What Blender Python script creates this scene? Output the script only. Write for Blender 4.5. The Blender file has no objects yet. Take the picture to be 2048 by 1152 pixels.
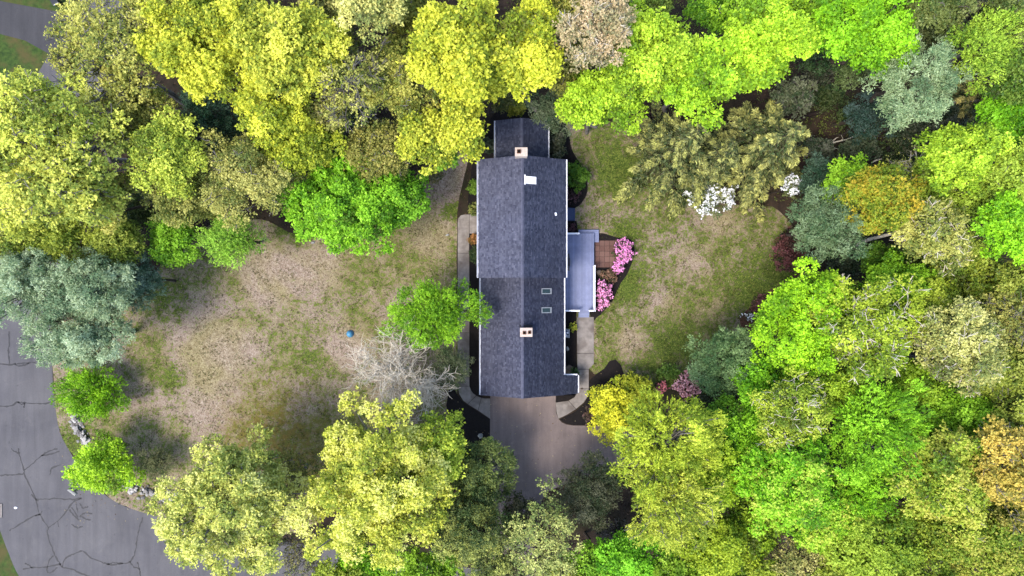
import bpy, bmesh, math
import numpy as np
from mathutils import Vector

# ------------------------------------------------------------------ camera, sky, sun, exposure
sc = bpy.context.scene
H = 69.2                    # drone height above the ground (m)
F = 1384.0                  # focal length in photo pixels (photo 2048 wide)
CX, CY = 1024.0, 576.0
cam_d = bpy.data.cameras.new('camera')
cam = bpy.data.objects.new('camera', cam_d)
sc.collection.objects.link(cam)
cam.location = (0, 0, H)
cam.rotation_euler = (0, 0, 0)
cam_d.sensor_width = 36.0
cam_d.lens = 36.0 * F / 2048.0
cam_d.clip_end = 2000.0
sc.camera = cam

SUN_EL, SUN_AZ = math.radians(60), math.atan2(-0.80, -0.60)   # azimuth clockwise from +Y (up in the photo)
to_sun = Vector((math.sin(SUN_AZ) * math.cos(SUN_EL), math.cos(SUN_AZ) * math.cos(SUN_EL), math.sin(SUN_EL)))
world = bpy.data.worlds.new('World')
sc.world = world
world.use_nodes = True
wn = world.node_tree
sky = wn.nodes.new('ShaderNodeTexSky')
sky.sky_type = 'NISHITA'
sky.sun_disc = False
sky.sun_elevation = SUN_EL
sky.sun_rotation = SUN_AZ
sky.air_density = 1.0
sky.dust_density = 1.5
sky.ozone_density = 1.0
bg = wn.nodes['Background']
bg.inputs['Strength'].default_value = 0.15
wn.links.new(sky.outputs['Color'], bg.inputs['Color'])
sun_d = bpy.data.lights.new('sun', 'SUN')
sun_d.energy = 1.5
sun_d.angle = math.radians(20)
sun_d.color = (1.0, 0.93, 0.82)
sun = bpy.data.objects.new('sun', sun_d)
sun.rotation_euler = to_sun.to_track_quat('Z', 'Y').to_euler()
sun.location = to_sun * 150
sc.collection.objects.link(sun)
sc.view_settings.view_transform = 'Standard'
sc.view_settings.look = 'None'
sc.view_settings.exposure = 1.95
sc.view_settings.gamma = 1.0
sc.render.engine = 'CYCLES'
sc.cycles.max_bounces = 5
sc.cycles.diffuse_bounces = 2
sc.cycles.transmission_bounces = 3
sc.cycles.transparent_max_bounces = 4

COL = sc.collection
rng = np.random.default_rng(7)


def W(px, py, z=0.0):
    k = (H - z) / F
    return ((px - CX) * k, (CY - py) * k, z)


# ------------------------------------------------------------------ object helpers
def tag(o, label=None, cat=None, group=None, kind=None):
    if label: o['label'] = label
    if cat: o['category'] = cat
    if group: o['group'] = group
    if kind: o['kind'] = kind
    return o


def link(name, data, mat=None, parent=None):
    o = bpy.data.objects.new(name, data)
    COL.objects.link(o)
    if mat is not None and data is not None and not data.materials:
        data.materials.append(mat)
    if parent is not None:
        o.parent = parent
    return o


def empty(name, loc=(0, 0, 0), rz=0.0):
    o = bpy.data.objects.new(name, None)
    o.location = loc
    o.rotation_euler = (0, 0, rz)
    o.empty_display_size = 0.3
    COL.objects.link(o)
    return o


def np_mesh(name, V, Fq, tone=None, smooth=False):
    me = bpy.data.meshes.new(name)
    n = Fq.shape[1]
    me.vertices.add(len(V))
    me.vertices.foreach_set('co', np.ascontiguousarray(V, dtype=np.float32).ravel())
    me.loops.add(Fq.size)
    me.loops.foreach_set('vertex_index', np.ascontiguousarray(Fq, dtype=np.int32).ravel())
    me.polygons.add(len(Fq))
    me.polygons.foreach_set('loop_start', np.arange(0, Fq.size, n, dtype=np.int32))
    me.polygons.foreach_set('loop_total', np.full(len(Fq), n, dtype=np.int32))
    if smooth:
        me.polygons.foreach_set('use_smooth', np.ones(len(Fq), dtype=bool))
    me.update(calc_edges=True)
    if tone is not None:
        a = me.attributes.new('tone', 'FLOAT', 'FACE')
        a.data.foreach_set('value', np.ascontiguousarray(tone, dtype=np.float32))
    return me


class MB:
    """collects plain solids into one mesh"""
    def __init__(self):
        self.v = []; self.f = []

    def add(self, vs, fs):
        b = len(self.v)
        self.v += [tuple(map(float, p)) for p in vs]
        self.f += [tuple(i + b for i in q) for q in fs]
        return self

    def box(self, x0, x1, y0, y1, z0, z1):
        return self.add([(x0, y0, z0), (x1, y0, z0), (x1, y1, z0), (x0, y1, z0),
                         (x0, y0, z1), (x1, y0, z1), (x1, y1, z1), (x0, y1, z1)],
                        [(3, 2, 1, 0), (4, 5, 6, 7), (0, 1, 5, 4), (1, 2, 6, 5), (2, 3, 7, 6), (3, 0, 4, 7)])

    def hexa(self, p):   # 4 bottom + 4 top
        return self.add(p, [(3, 2, 1, 0), (4, 5, 6, 7), (0, 1, 5, 4), (1, 2, 6, 5), (2, 3, 7, 6), (3, 0, 4, 7)])

    def cyl(self, x, y, z0, z1, r0, r1=None, n=12):
        r1 = r0 if r1 is None else r1
        a = [2 * math.pi * i / n for i in range(n)]
        vs = [(x + r0 * math.cos(t), y + r0 * math.sin(t), z0) for t in a] + \
             [(x + r1 * math.cos(t), y + r1 * math.sin(t), z1) for t in a]
        fs = [(i, (i + 1) % n, n + (i + 1) % n, n + i) for i in range(n)]
        fs += [tuple(range(n - 1, -1, -1)), tuple(range(n, 2 * n))]
        return self.add(vs, fs)

    def tube(self, p0, p1, r, n=6):
        p0, p1 = Vector(p0), Vector(p1)
        d = (p1 - p0).normalized()
        u = d.orthogonal().normalized(); w = d.cross(u)
        a = [2 * math.pi * i / n for i in range(n)]
        vs = [p0 + r * (math.cos(t) * u + math.sin(t) * w) for t in a] + [p1 + r * (math.cos(t) * u + math.sin(t) * w) for t in a]
        fs = [(i, (i + 1) % n, n + (i + 1) % n, n + i) for i in range(n)] + [tuple(range(n - 1, -1, -1)), tuple(range(n, 2 * n))]
        return self.add(vs, fs)

    def build(self, name, mat, parent=None, bevel=0.0, smooth=False):
        me = bpy.data.meshes.new(name)
        me.from_pydata(self.v, [], self.f)
        if bevel > 0:
            bm = bmesh.new(); bm.from_mesh(me)
            es = [e for e in bm.edges if len(e.link_faces) == 2 and e.calc_face_angle(0) > 0.5]
            bmesh.ops.bevel(bm, geom=es, offset=bevel, segments=2, profile=0.6, affect='EDGES')
            bm.to_mesh(me); bm.free()
        if smooth:
            me.polygons.foreach_set('use_smooth', [True] * len(me.polygons))
        me.update()
        return link(name, me, mat, parent)


def catmull(pts, n=6, closed=True):
    P = [np.array(p, float) for p in pts]
    out = []
    m = len(P)
    rngs = range(m) if closed else range(m - 1)
    for i in rngs:
        if closed:
            a, b, c, d = P[i - 1], P[i], P[(i + 1) % m], P[(i + 2) % m]
        else:
            a, b, c, d = P[max(i - 1, 0)], P[i], P[i + 1], P[min(i + 2, m - 1)]
        for k in range(n):
            t = k / n
            out.append(0.5 * ((2 * b) + (c - a) * t + (2 * a - 5 * b + 4 * c - d) * t * t + (3 * b - a - 3 * c + d) * t ** 3))
    if not closed:
        out.append(P[-1])
    return out


def slab(name, pxs, z0, z1, mat, parent=None, smooth=0, jitter=0.0, bevel=0.0):
    """a ground sheet or slab with the outline pxs (photo pixels at ground level)"""
    pts = catmull(pxs, smooth) if smooth else [np.array(p, float) for p in pxs]
    if jitter:
        pts = [p + rng.normal(0, jitter, 2) for p in pts]
    bm = bmesh.new()
    vs = [bm.verts.new(((p[0] - CX) * H / F, (CY - p[1]) * H / F, z1)) for p in pts]
    f = bm.faces.new(vs)
    f.normal_update()
    if f.normal.z < 0: f.normal_flip()
    top = f
    r = bmesh.ops.extrude_face_region(bm, geom=[f], use_keep_orig=True)
    for v in r['geom']:
        if isinstance(v, bmesh.types.BMVert): v.co.z = z0
    bmesh.ops.recalc_face_normals(bm, faces=bm.faces[:])
    if bevel:
        es = [e for e in bm.edges if all(v.co.z > z1 - 1e-5 for v in e.verts)]
        bmesh.ops.bevel(bm, geom=es, offset=bevel, segments=2, profile=0.6, affect='EDGES')
    bmesh.ops.triangulate(bm, faces=[f for f in bm.faces if len(f.verts) > 4])
    me = bpy.data.meshes.new(name)
    bm.to_mesh(me); bm.free()
    return link(name, me, mat, parent)


# ------------------------------------------------------------------ materials
def lin(c):
    c = np.array(c, float) / 255.0
    return np.where(c <= 0.04045, c / 12.92, ((c + 0.055) / 1.055) ** 2.4)


def rgba(c):
    return (float(c[0]), float(c[1]), float(c[2]), 1.0)


def new_mat(name):
    m = bpy.data.materials.new(name)
    m.use_nodes = True
    nt = m.node_tree
    b = nt.nodes['Principled BSDF']
    b.inputs['Roughness'].default_value = 0.85
    b.inputs['Specular IOR Level'].default_value = 0.25
    return m, nt, b


def noise(nt, scale, detail=4, rough=0.55, vec=None, dist=0.0):
    n = nt.nodes.new('ShaderNodeTexNoise')
    n.inputs['Scale'].default_value = scale
    n.inputs['Detail'].default_value = detail
    n.inputs['Roughness'].default_value = rough
    n.inputs['Distortion'].default_value = dist
    if vec is not None: nt.links.new(vec, n.inputs['Vector'])
    return n


def ramp(nt, src, stops):
    r = nt.nodes.new('ShaderNodeValToRGB')
    e = r.color_ramp.elements
    while len(e) < len(stops): e.new(0.5)
    for el, (p, c) in zip(e, stops):
        el.position = p
        el.color = rgba(c) if not np.isscalar(c) else (c, c, c, 1)
    nt.links.new(src, r.inputs['Fac'])
    return r


def mixc(nt, fac, a, b, mode='MIX'):
    n = nt.nodes.new('ShaderNodeMix')
    n.data_type = 'RGBA'; n.blend_type = mode
    if isinstance(fac, (int, float)): n.inputs[0].default_value = fac
    else: nt.links.new(fac, n.inputs[0])
    for s, i in ((a, 6), (b, 7)):
        if isinstance(s, bpy.types.NodeSocket): nt.links.new(s, n.inputs[i])
        else: n.inputs[i].default_value = rgba(s)
    return n.outputs[2]


def math_n(nt, op, a, b=None):
    n = nt.nodes.new('ShaderNodeMath'); n.operation = op
    for s, i in ((a, 0), (b, 1)):
        if s is None: continue
        if isinstance(s, bpy.types.NodeSocket): nt.links.new(s, n.inputs[i])
        else: n.inputs[i].default_value = s
    return n.outputs[0]


def bump(nt, b, src, strength=0.4, dist=0.02):
    n = nt.nodes.new('ShaderNodeBump')
    n.inputs['Strength'].default_value = strength
    n.inputs['Distance'].default_value = dist
    nt.links.new(src, n.inputs['Height'])
    nt.links.new(n.outputs['Normal'], b.inputs['Normal'])


def objcoord(nt):
    g = nt.nodes.new('ShaderNodeNewGeometry')
    return g.outputs['Position']


def mottled(name, c1, c2, scale, rough=0.85, bump_s=0.3, scale2=None, c3=None, spec=0.25):
    m, nt, b = new_mat(name)
    p = objcoord(nt)
    n1 = noise(nt, scale, 6, 0.6, p)
    r = ramp(nt, n1.outputs['Fac'], [(0.3, c1), (0.7, c2)])
    out = r.outputs['Color']
    if scale2:
        n2 = noise(nt, scale2, 4, 0.6, p)
        f = ramp(nt, n2.outputs['Fac'], [(0.45, 0.0), (0.65, 1.0)])
        out = mixc(nt, f.outputs['Color'], out, c3)
    nt.links.new(out, b.inputs['Base Color'])
    b.inputs['Roughness'].default_value = rough
    b.inputs['Specular IOR Level'].default_value = spec
    if bump_s:
        nb = noise(nt, max(scale * 6, 20), 3, 0.6, p)
        bump(nt, b, nb.outputs['Fac'], bump_s, 0.02)
    return m


KG = 0.27      # observed daylight colour -> base colour


def base(c, k=KG):
    return lin(c) * k


def tone_mat(name, lo, hi, rough=0.7, spec=0.3, translucent=0.0, k=KG, extra=None, noise_amp=0.0):
    """colour from the per-piece attribute 'tone'; leaves also pass light through"""
    m, nt, b = new_mat(name)
    a = nt.nodes.new('ShaderNodeAttribute'); a.attribute_name = 'tone'
    stops = [(0.0, lin(lo) * k), (1.0, lin(hi) * k)]
    if extra is not None: stops = [(0.0, lin(lo) * k), (0.55, lin(hi) * k), (1.0, lin(extra) * k)]
    r = ramp(nt, a.outputs['Fac'], stops)
    col = r.outputs['Color']
    nt.links.new(col, b.inputs['Base Color'])
    b.inputs['Roughness'].default_value = rough
    b.inputs['Specular IOR Level'].default_value = spec
    if translucent > 0:
        t = nt.nodes.new('ShaderNodeBsdfTranslucent')
        nt.links.new(col, t.inputs['Color'])
        mx = nt.nodes.new('ShaderNodeMixShader')
        mx.inputs[0].default_value = translucent
        nt.links.new(b.outputs[0], mx.inputs[1]); nt.links.new(t.outputs[0], mx.inputs[2])
        nt.links.new(mx.outputs[0], nt.nodes['Material Output'].inputs['Surface'])
    return m


def weathered(m, lo=0.8, hi=1.16, obj=False):
    """broad fading, run-off streaks and (obj) a slightly different tint for every piece"""
    nt = m.node_tree; b = nt.nodes['Principled BSDF']
    src = b.inputs['Base Color'].links[0].from_socket
    p = objcoord(nt)
    mp = nt.nodes.new('ShaderNodeMapping'); mp.inputs['Scale'].default_value = (0.22, 1.6, 0.22)
    nt.links.new(p, mp.inputs['Vector'])
    a = noise(nt, 1.0, 5, 0.6, mp.outputs['Vector'], 0.4); c = noise(nt, 0.35, 4, 0.6, p)
    f = math_n(nt, 'ADD', math_n(nt, 'MULTIPLY', a.outputs['Fac'], 0.5), math_n(nt, 'MULTIPLY', c.outputs['Fac'], 0.5))
    r = ramp(nt, f, [(0.36, lo), (0.64, hi)])
    col = mixc(nt, 1.0, src, r.outputs['Color'], 'MULTIPLY')
    if obj:
        oi = nt.nodes.new('ShaderNodeObjectInfo')
        q = ramp(nt, oi.outputs['Random'], [(0.0, 0.88), (1.0, 1.1)])
        col = mixc(nt, 1.0, col, q.outputs['Color'], 'MULTIPLY')
    nt.links.new(col, b.inputs['Base Color'])
    return m


def lawn_mat():
    m, nt, b = new_mat('patchy_lawn')
    p = objcoord(nt)
    big = noise(nt, 0.16, 4, 0.6, p, 0.6)
    mid = noise(nt, 1.1, 5, 0.7, p, 0.5)
    fine = noise(nt, 3.4, 4, 0.7, p, 0.8)
    speck = noise(nt, 9.0, 4, 0.8, p, 0.5)
    sf = math_n(nt, 'ADD', math_n(nt, 'MULTIPLY', fine.outputs['Fac'], 0.4), math_n(nt, 'MULTIPLY', speck.outputs['Fac'], 0.6))
    KL = 0.385
    straw1 = ramp(nt, sf, [(0.38, base((122, 100, 84), KL)), (0.5, base((187, 165, 146), KL)), (0.60, base((226, 208, 190), KL))])
    straw2 = ramp(nt, sf, [(0.38, base((112, 98, 66), KL)), (0.5, base((174, 158, 118), KL)), (0.60, base((218, 204, 160), KL))])
    hue = ramp(nt, big.outputs['Fac'], [(0.42, 0.0), (0.6, 1.0)])
    straw = mixc(nt, hue.outputs['Color'], straw1.outputs['Color'], straw2.outputs['Color'])
    green = ramp(nt, sf, [(0.40, base((44, 66, 22), KL)), (0.5, base((98, 118, 46), KL)), (0.60, base((156, 164, 78), KL))])
    # where green shows: broad + medium + fine noise
    s = math_n(nt, 'ADD', math_n(nt, 'MULTIPLY', big.outputs['Fac'], 0.4), math_n(nt, 'MULTIPLY', mid.outputs['Fac'], 0.7))
    s = math_n(nt, 'ADD', s, math_n(nt, 'MULTIPLY', fine.outputs['Fac'], 1.1))
    s = math_n(nt, 'ADD', s, math_n(nt, 'MULTIPLY', speck.outputs['Fac'], 0.6))
    # greener behind the house (x > 5 m), barer in front
    sx = nt.nodes.new('ShaderNodeSeparateXYZ'); nt.links.new(p, sx.inputs[0])
    mr = nt.nodes.new('ShaderNodeMapRange'); mr.inputs['From Min'].default_value = 2; mr.inputs['From Max'].default_value = 9
    mr.inputs['To Min'].default_value = -0.02; mr.inputs['To Max'].default_value = 0.045
    nt.links.new(sx.outputs['X'], mr.inputs['Value'])
    s = math_n(nt, 'ADD', s, mr.outputs['Result'])
    def blob(px, py, rad, amount):
        nonlocal s
        d = nt.nodes.new('ShaderNodeVectorMath'); d.operation = 'DISTANCE'
        nt.links.new(p, d.inputs[0]); d.inputs[1].default_value = W(px, py)
        r = nt.nodes.new('ShaderNodeMapRange'); r.interpolation_type = 'SMOOTHSTEP'
        r.inputs['From Min'].default_value = 0; r.inputs['From Max'].default_value = rad
        r.inputs['To Min'].default_value = amount; r.inputs['To Max'].default_value = 0
        nt.links.new(d.outputs['Value'], r.inputs['Value'])
        s = math_n(nt, 'ADD', s, r.outputs['Result'])
        return r
    for a in ((430, 700, 5.5, -0.33), (540, 545, 5, -0.28), (640, 540, 3.5, -0.22), (700, 690, 3.5, -0.2), (860, 470, 3.2, -0.22), (420, 800, 4.5, -0.16),
              (1440, 440, 3.2, -0.2), (1380, 520, 3, -0.16), (1260, 680, 2.6, -0.22), (1330, 610, 3, -0.14), (1420, 620, 3, -0.12), (905, 350, 3.5, -0.28),
              (330, 600, 3.5, 0.16), (590, 450, 3, 0.22), (1240, 340, 3.4, 0.3), (1250, 560, 3, 0.18), (1250, 470, 2.6, 0.2), (1530, 560, 4, 0.18), (1490, 600, 3, 0.1),
              (350, 760, 2.5, 0.16), (620, 720, 2.5, 0.12), (900, 420, 1.5, 0.25), (560, 860, 4, 0.08), (1340, 690, 3, 0.14), (150, 880, 3, 0.18), (300, 1010, 3, 0.1)):
        blob(*a)
    f = ramp(nt, math_n(nt, 'SUBTRACT', s, 0.9), [(0.46, 0.0), (0.57, 1.0)])
    col = mixc(nt, f.outputs['Color'], straw, green.outputs['Color'])
    # a thin red-brown leaf-litter stain near the bottom of the front lawn
    d = nt.nodes.new('ShaderNodeVectorMath'); d.operation = 'DISTANCE'
    nt.links.new(p, d.inputs[0]); d.inputs[1].default_value = W(560, 900)
    r = nt.nodes.new('ShaderNodeMapRange'); r.inputs['From Min'].default_value = 2; r.inputs['From Max'].default_value = 9
    r.inputs['To Min'].default_value = 0.75; r.inputs['To Max'].default_value = 0
    nt.links.new(d.outputs['Value'], r.inputs['Value'])
    st = math_n(nt, 'MULTIPLY', r.outputs['Result'], ramp(nt, mid.outputs['Fac'], [(0.35, 0.0), (0.6, 1.0)]).outputs['Color'])
    col = mixc(nt, st, col, base((156, 124, 66), KL))
    nt.links.new(col, b.inputs['Base Color'])
    b.inputs['Roughness'].default_value = 0.95
    b.inputs['Specular IOR Level'].default_value = 0.1
    bump(nt, b, fine.outputs['Fac'], 0.8, 0.06)
    return m


M = {}
M['lawn'] = lawn_mat()
M['forest'] = mottled('leaf_litter_floor', base((56, 42, 34)), base((100, 80, 62)), 1.1, 0.95, 0.8, 0.35, base((70, 66, 40)))
M['verge'] = mottled('green_verge_grass', base((52, 84, 26)), base((104, 134, 52)), 2.5, 0.95, 0.7, 0.5, base((120, 112, 60)))
M['mulch'] = mottled('dark_bark_mulch', base((22, 17, 17)), base((52, 42, 40)), 9.0, 0.95, 1.0)


M['redmulch'] = mottled('red_brown_mulch', base((84, 54, 40), .4), base((138, 98, 74), .4), 6.0, 0.95, 1.0)


def asphalt_mat(name, c1, c2, c3):
    m, nt, b = new_mat(name)
    p = objcoord(nt)
    n1 = noise(nt, 0.25, 5, 0.6, p, 0.5)
    n2 = noise(nt, 28, 3, 0.7, p)
    r = ramp(nt, n1.outputs['Fac'], [(0.3, c1), (0.7, c2)])
    g = ramp(nt, n2.outputs['Fac'], [(0.35, 0.8), (0.65, 1.12)])
    col = mixc(nt, 0.8, r.outputs['Color'], g.outputs['Color'], 'MULTIPLY')
    n3 = noise(nt, 0.9, 6, 0.7, p, 1.0)
    st = ramp(nt, n3.outputs['Fac'], [(0.55, 0.0), (0.75, 0.45)])
    col = mixc(nt, st.outputs['Color'], col, c3)
    mp = nt.nodes.new('ShaderNodeMapping'); mp.inputs['Scale'].default_value = (1.4, 0.12, 1); mp.inputs['Rotation'].default_value = (0, 0, 0.05)
    nt.links.new(p, mp.inputs['Vector'])
    n4 = noise(nt, 1.0, 5, 0.65, mp.outputs['Vector'], 0.3)
    wr = ramp(nt, n4.outputs['Fac'], [(0.35, 0.82), (0.65, 1.12)])
    col = mixc(nt, 0.8, col, wr.outputs['Color'], 'MULTIPLY')
    n5 = noise(nt, 2.3, 3, 0.5, p)
    sp_ = ramp(nt, n5.outputs['Fac'], [(0.66, 0.0), (0.74, 0.5)])
    col = mixc(nt, sp_.outputs['Color'], col, c1 * 0.6)
    nt.links.new(col, b.inputs['Base Color'])
    b.inputs['Roughness'].default_value = 0.8
    bump(nt, b, n2.outputs['Fac'], 0.25, 0.01)
    return m


M['road'] = asphalt_mat('weathered_asphalt', base((122, 119, 124)), base((144, 140, 142)), base((160, 154, 150)))
M['drive'] = asphalt_mat('dark_driveway_asphalt', base((106, 94, 91), .72), base((126, 112, 107), .72), base((147, 132, 124), .72))
M['far_drive'] = asphalt_mat('far_driveway_asphalt', base((92, 90, 94)), base((110, 107, 110)), base((124, 120, 120)))
M['seal'] = mottled('black_crack_sealer', base((38, 38, 46)), base((58, 58, 68)), 3, 0.6, 0.0)
M['concrete'] = mottled('worn_concrete', base((158, 148, 142), .36), base((196, 186, 178), .36), 1.6, 0.9, 0.3, 0.6, base((140, 128, 120), .36))
M['joint'] = mottled('dark_joint', base((70, 62, 56)), base((90, 80, 72)), 4, 0.95, 0)
M['white'] = mottled('white_painted_trim', base((222, 222, 230), 0.8), base((240, 240, 246), 0.8), 3, 0.5, 0.0)
M['siding'] = mottled('pale_siding', base((190, 188, 184), 0.7), base((206, 204, 200), 0.7), 2, 0.7, 0.2)
M['shingle'] = weathered(tone_mat('asphalt_shingles', (90, 94, 118), (148, 150, 174), 0.9, 0.15, k=0.30))
M['roofdeck'] = mottled('roof_edge', base((52, 52, 60)), base((70, 70, 78)), 4, 0.9, 0)
M['brick'] = mottled('pale_masonry', base((206, 182, 166), .5), base((236, 220, 208), .5), 5, 0.9, 0.4)
M['flue'] = mottled('terracotta_flue', base((150, 92, 60)), base((170, 110, 76)), 6, 0.8, 0.1)
M['flue_dark'] = mottled('flue_hole_dark', base((20, 16, 14)), base((34, 26, 22)), 6, 0.95, 0)
M['deck'] = mottled('blue_grey_deck_board', base((156, 165, 206), 0.37), base((172, 181, 220), 0.37), 2.2, 0.65, 0.15)
M['deck'] = weathered(M['deck'], 0.88, 1.08, True)
M['concrete'] = weathered(M['concrete'], 0.84, 1.08, True)
M['steel'] = mottled('galvanised_metal', base((190, 196, 204)), base((212, 218, 226)), 5, 0.45, 0.05)
M['black'] = mottled('black_enamel', base((24, 24, 28)), base((40, 40, 46)), 6, 0.4, 0.05, spec=0.5)
M['bulk'] = mottled('blue_grey_steel_door', base((70, 88, 136)), base((84, 102, 150)), 3, 0.5, 0.05)
M['paver'] = tone_mat('red_brown_pavers', (112, 78, 70), (164, 128, 116), 0.9, 0.2, k=0.4)
M['boulder'] = mottled('tan_boulder', base((150, 126, 106)), base((192, 170, 150)), 3, 0.9, 0.7)
M['palestone'] = mottled('pale_stone', base((206, 204, 198)), base((232, 230, 224)), 4, 0.85, 0.4)
M['stone'] = tone_mat('field_stone', (96, 90, 88), (222, 216, 210), 0.9, 0.2, k=0.45)
M['blue'] = mottled('teal_blue_plastic', base((70, 140, 180), .55), base((90, 160, 200), .55), 3, 0.45, 0.1, spec=0.4)
M['bark'] = mottled('brown_bark', base((78, 66, 58)), base((120, 106, 94)), 4, 0.95, 0.6)
M['barkgrey'] = mottled('grey_bark', base((128, 120, 114), .4), base((176, 168, 160), .4), 4, 0.95, 0.5)
M['barkpale'] = mottled('pale_silver_bark', base((208, 194, 172), .66), base((238, 228, 210), .66), 4, 0.95, 0.4)
M['barkdark'] = mottled('dark_wet_bark', base((48, 36, 34)), base((84, 66, 60)), 4, 0.95, 0.6)
m, nt, b = new_mat('dark_glass'); b.inputs['Base Color'].default_value = rgba(base((50, 74, 66))); b.inputs['Roughness'].default_value = 0.08
b.inputs['Specular IOR Level'].default_value = 0.6; M['glass'] = m

# ------------------------------------------------------------------ the setting
ground = MB().add([(-260, -260, 0), (260, -260, 0), (260, 260, 0), (-260, 260, 0)], [(0, 1, 2, 3)]).build('ground', M['forest'])
tag(ground, 'brown leaf-littered woodland floor around the whole plot', 'ground', kind='structure')

front_px = [(106, 650), (106, 735), (110, 800), (120, 860), (140, 902), (177, 957), (232, 1005), (312, 1034), (420, 1054), (560, 1070), (660, 1030), (780, 960), (900, 890),
            (915, 800), (914, 600), (914, 430), (936, 335), (930, 290), (890, 310), (800, 380), (700, 470), (600, 470), (520, 440), (420, 450), (330, 520), (280, 590), (200, 640)]
lawn_f = slab('front_lawn', front_px, 0.0, 0.008, M['lawn'], smooth=4, jitter=2.0)
tag(lawn_f, 'patchy straw and green front lawn between road and house', 'lawn', kind='structure')
back_px = [(1120, 245), (1190, 245), (1290, 255), (1320, 340), (1360, 400), (1480, 410), (1560, 420), (1610, 500), (1600, 590), (1540, 650), (1480, 700), (1400, 750), (1330, 775), (1280, 770),
           (1235, 745), (1180, 745), (1150, 640), (1140, 440), (1130, 330)]
lawn_b = slab('back_lawn', back_px, 0.0, 0.008, M['lawn'], smooth=4, jitter=2.5)
tag(lawn_b, 'patchy green back lawn beside the deck', 'lawn', kind='structure')
verge = slab('verge', [(-60, 960), (-30, 1000), (0, 1062), (16, 1102), (39, 1154), (80, 1215), (-200, 1300), (-300, 1000)], 0.0, 0.006, M['verge'], smooth=3)
tag(verge, 'green grass verge across the road in the bottom left corner', 'lawn', kind='structure')
nlawn = slab('neighbour_lawn', [(-220, -140), (300, -140), (300, 10), (160, 40), (120, 150), (60, 250), (0, 400), (-220, 420)], 0.0, 0.005, M['verge'], smooth=0)
tag(nlawn, 'dark green neighbouring lawn either side of the driveway at top left', 'lawn', kind='structure')

in_edge = [(300, -90), (232, 110), (170, 300), (124, 500), (105, 650), (105, 735), (109, 800), (119, 860), (138, 900), (175, 955), (230, 1003), (310, 1032), (420, 1056), (600, 1088), (900, 1130), (1200, 1172), (1600, 1210)]
out_edge = [(1600, 1330), (900, 1310), (300, 1310), (150, 1262), (84, 1215), (38, 1152), (15, 1100), (0, 1060), (-40, 950), (-70, 800), (-75, 640), (-50, 480), (0, 300), (80, 140), (148, 28), (195, -90)]
road = slab('road', catmull(in_edge, 5, False) + catmull(out_edge, 5, False), 0.0, 0.016, M['road'])
tag(road, 'grey asphalt street curving down the left and along the bottom', 'road', kind='structure')
ndrive = slab('neighbour_driveway', [(-140, -30), (-40, -8), (10, 4), (147, 29), (166, 40), (120, 118), (95, 106), (50, 81), (0, 68), (-60, 60), (-140, 50)], 0.0, 0.020, M['far_drive'], smooth=0)
tag(ndrive, 'grey driveway across the street in the top left corner', 'driveway', kind='structure')
drive = slab('driveway', [(981, 770), (1112, 770), (1111.2, 805), (1112, 825), (1117, 838), (1124, 845), (1133, 849), (1146, 851), (1270, 852), (1275, 925), (1200, 950), (1130, 968), (1092, 985), (1075, 1020),
                          (1070, 1160), (970, 1150), (985, 1040), (980, 960), (980, 870)], 0.0, 0.024, M['drive'])
tag(drive, 'dark asphalt driveway in front of the garage end of the house', 'driveway', kind='structure')

# sealed cracks on the road
z0 = lambda pts, oy=768: [(x / 3, y / 3 + oy) for x, y in pts]
cracks = [z0([(0, 548), (60, 545), (140, 540)]), z0([(110, 385), (122, 440), (145, 515), (147, 540), (175, 600), (215, 690), (240, 780), (290, 860), (285, 895), (320, 1000), (350, 1060), (375, 1100)]),
          z0([(68, 385), (90, 405), (112, 415)]), z0([(145, 515), (200, 475), (250, 430), (300, 400), (345, 388)]), z0([(250, 432), (310, 418), (358, 402)]),
          z0([(215, 690), (270, 692), (340, 685), (420, 692), (490, 685)]), z0([(190, 660), (205, 682), (228, 700)]),
          z0([(490, 685), (440, 710), (400, 760), (350, 820), (292, 862)]), z0([(345, 822), (352, 858)]), z0([(240, 780), (190, 800), (130, 835), (55, 880)]), z0([(252, 762), (240, 782), (212, 790)]),
          z0([(415, 755), (445, 790), (475, 815)]), z0([(430, 740), (470, 800)]), z0([(455, 720), (470, 770)]), z0([(480, 790), (520, 812), (545, 816)]), z0([(478, 715), (500, 742), (530, 735)]), z0([(485, 790), (510, 775), (555, 778)]), z0([(430, 840), (460, 860), (495, 855)]),
          z0([(300, 545), (312, 505), (365, 485)]), z0([(140, 1110), (200, 1102), (290, 1095), (365, 1080)]), z0([(150, 1075), (170, 1085), (195, 1102)]),
          z0([(375, 1100), (390, 1050), (430, 1025), (495, 1003), (550, 1045), (620, 1070), (660, 1085), (720, 1080), (780, 1065), (810, 1010), (825, 920), (840, 850), (855, 800)]),
          z0([(640, 1080), (690, 1072), (740, 1078)]), z0([(780, 1065), (800, 1095), (835, 1110), (842, 1160)]), z0([(825, 1068), (838, 1112)]), z0([(375, 1100), (430, 1110), (480, 1135), (540, 1155)]),
          z0([(345, 1100), (310, 1130), (285, 1125), (295, 1060), (322, 1030)]), z0([(-40, 130), (60, 132), (110, 108), (150, 112), (240, 117), (312, 110)]), z0([(110, 108), (130, 122), (150, 116), (142, 142)]),
          z0([(55, 835), (58, 900), (50, 960), (58, 1032)], 384), z0([(-30, 1030), (60, 1035), (110, 1030), (180, 1025), (215, 1022)], 384), z0([(92, 1032), (105, 1042), (150, 1040), (172, 1026)], 384)]
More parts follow.
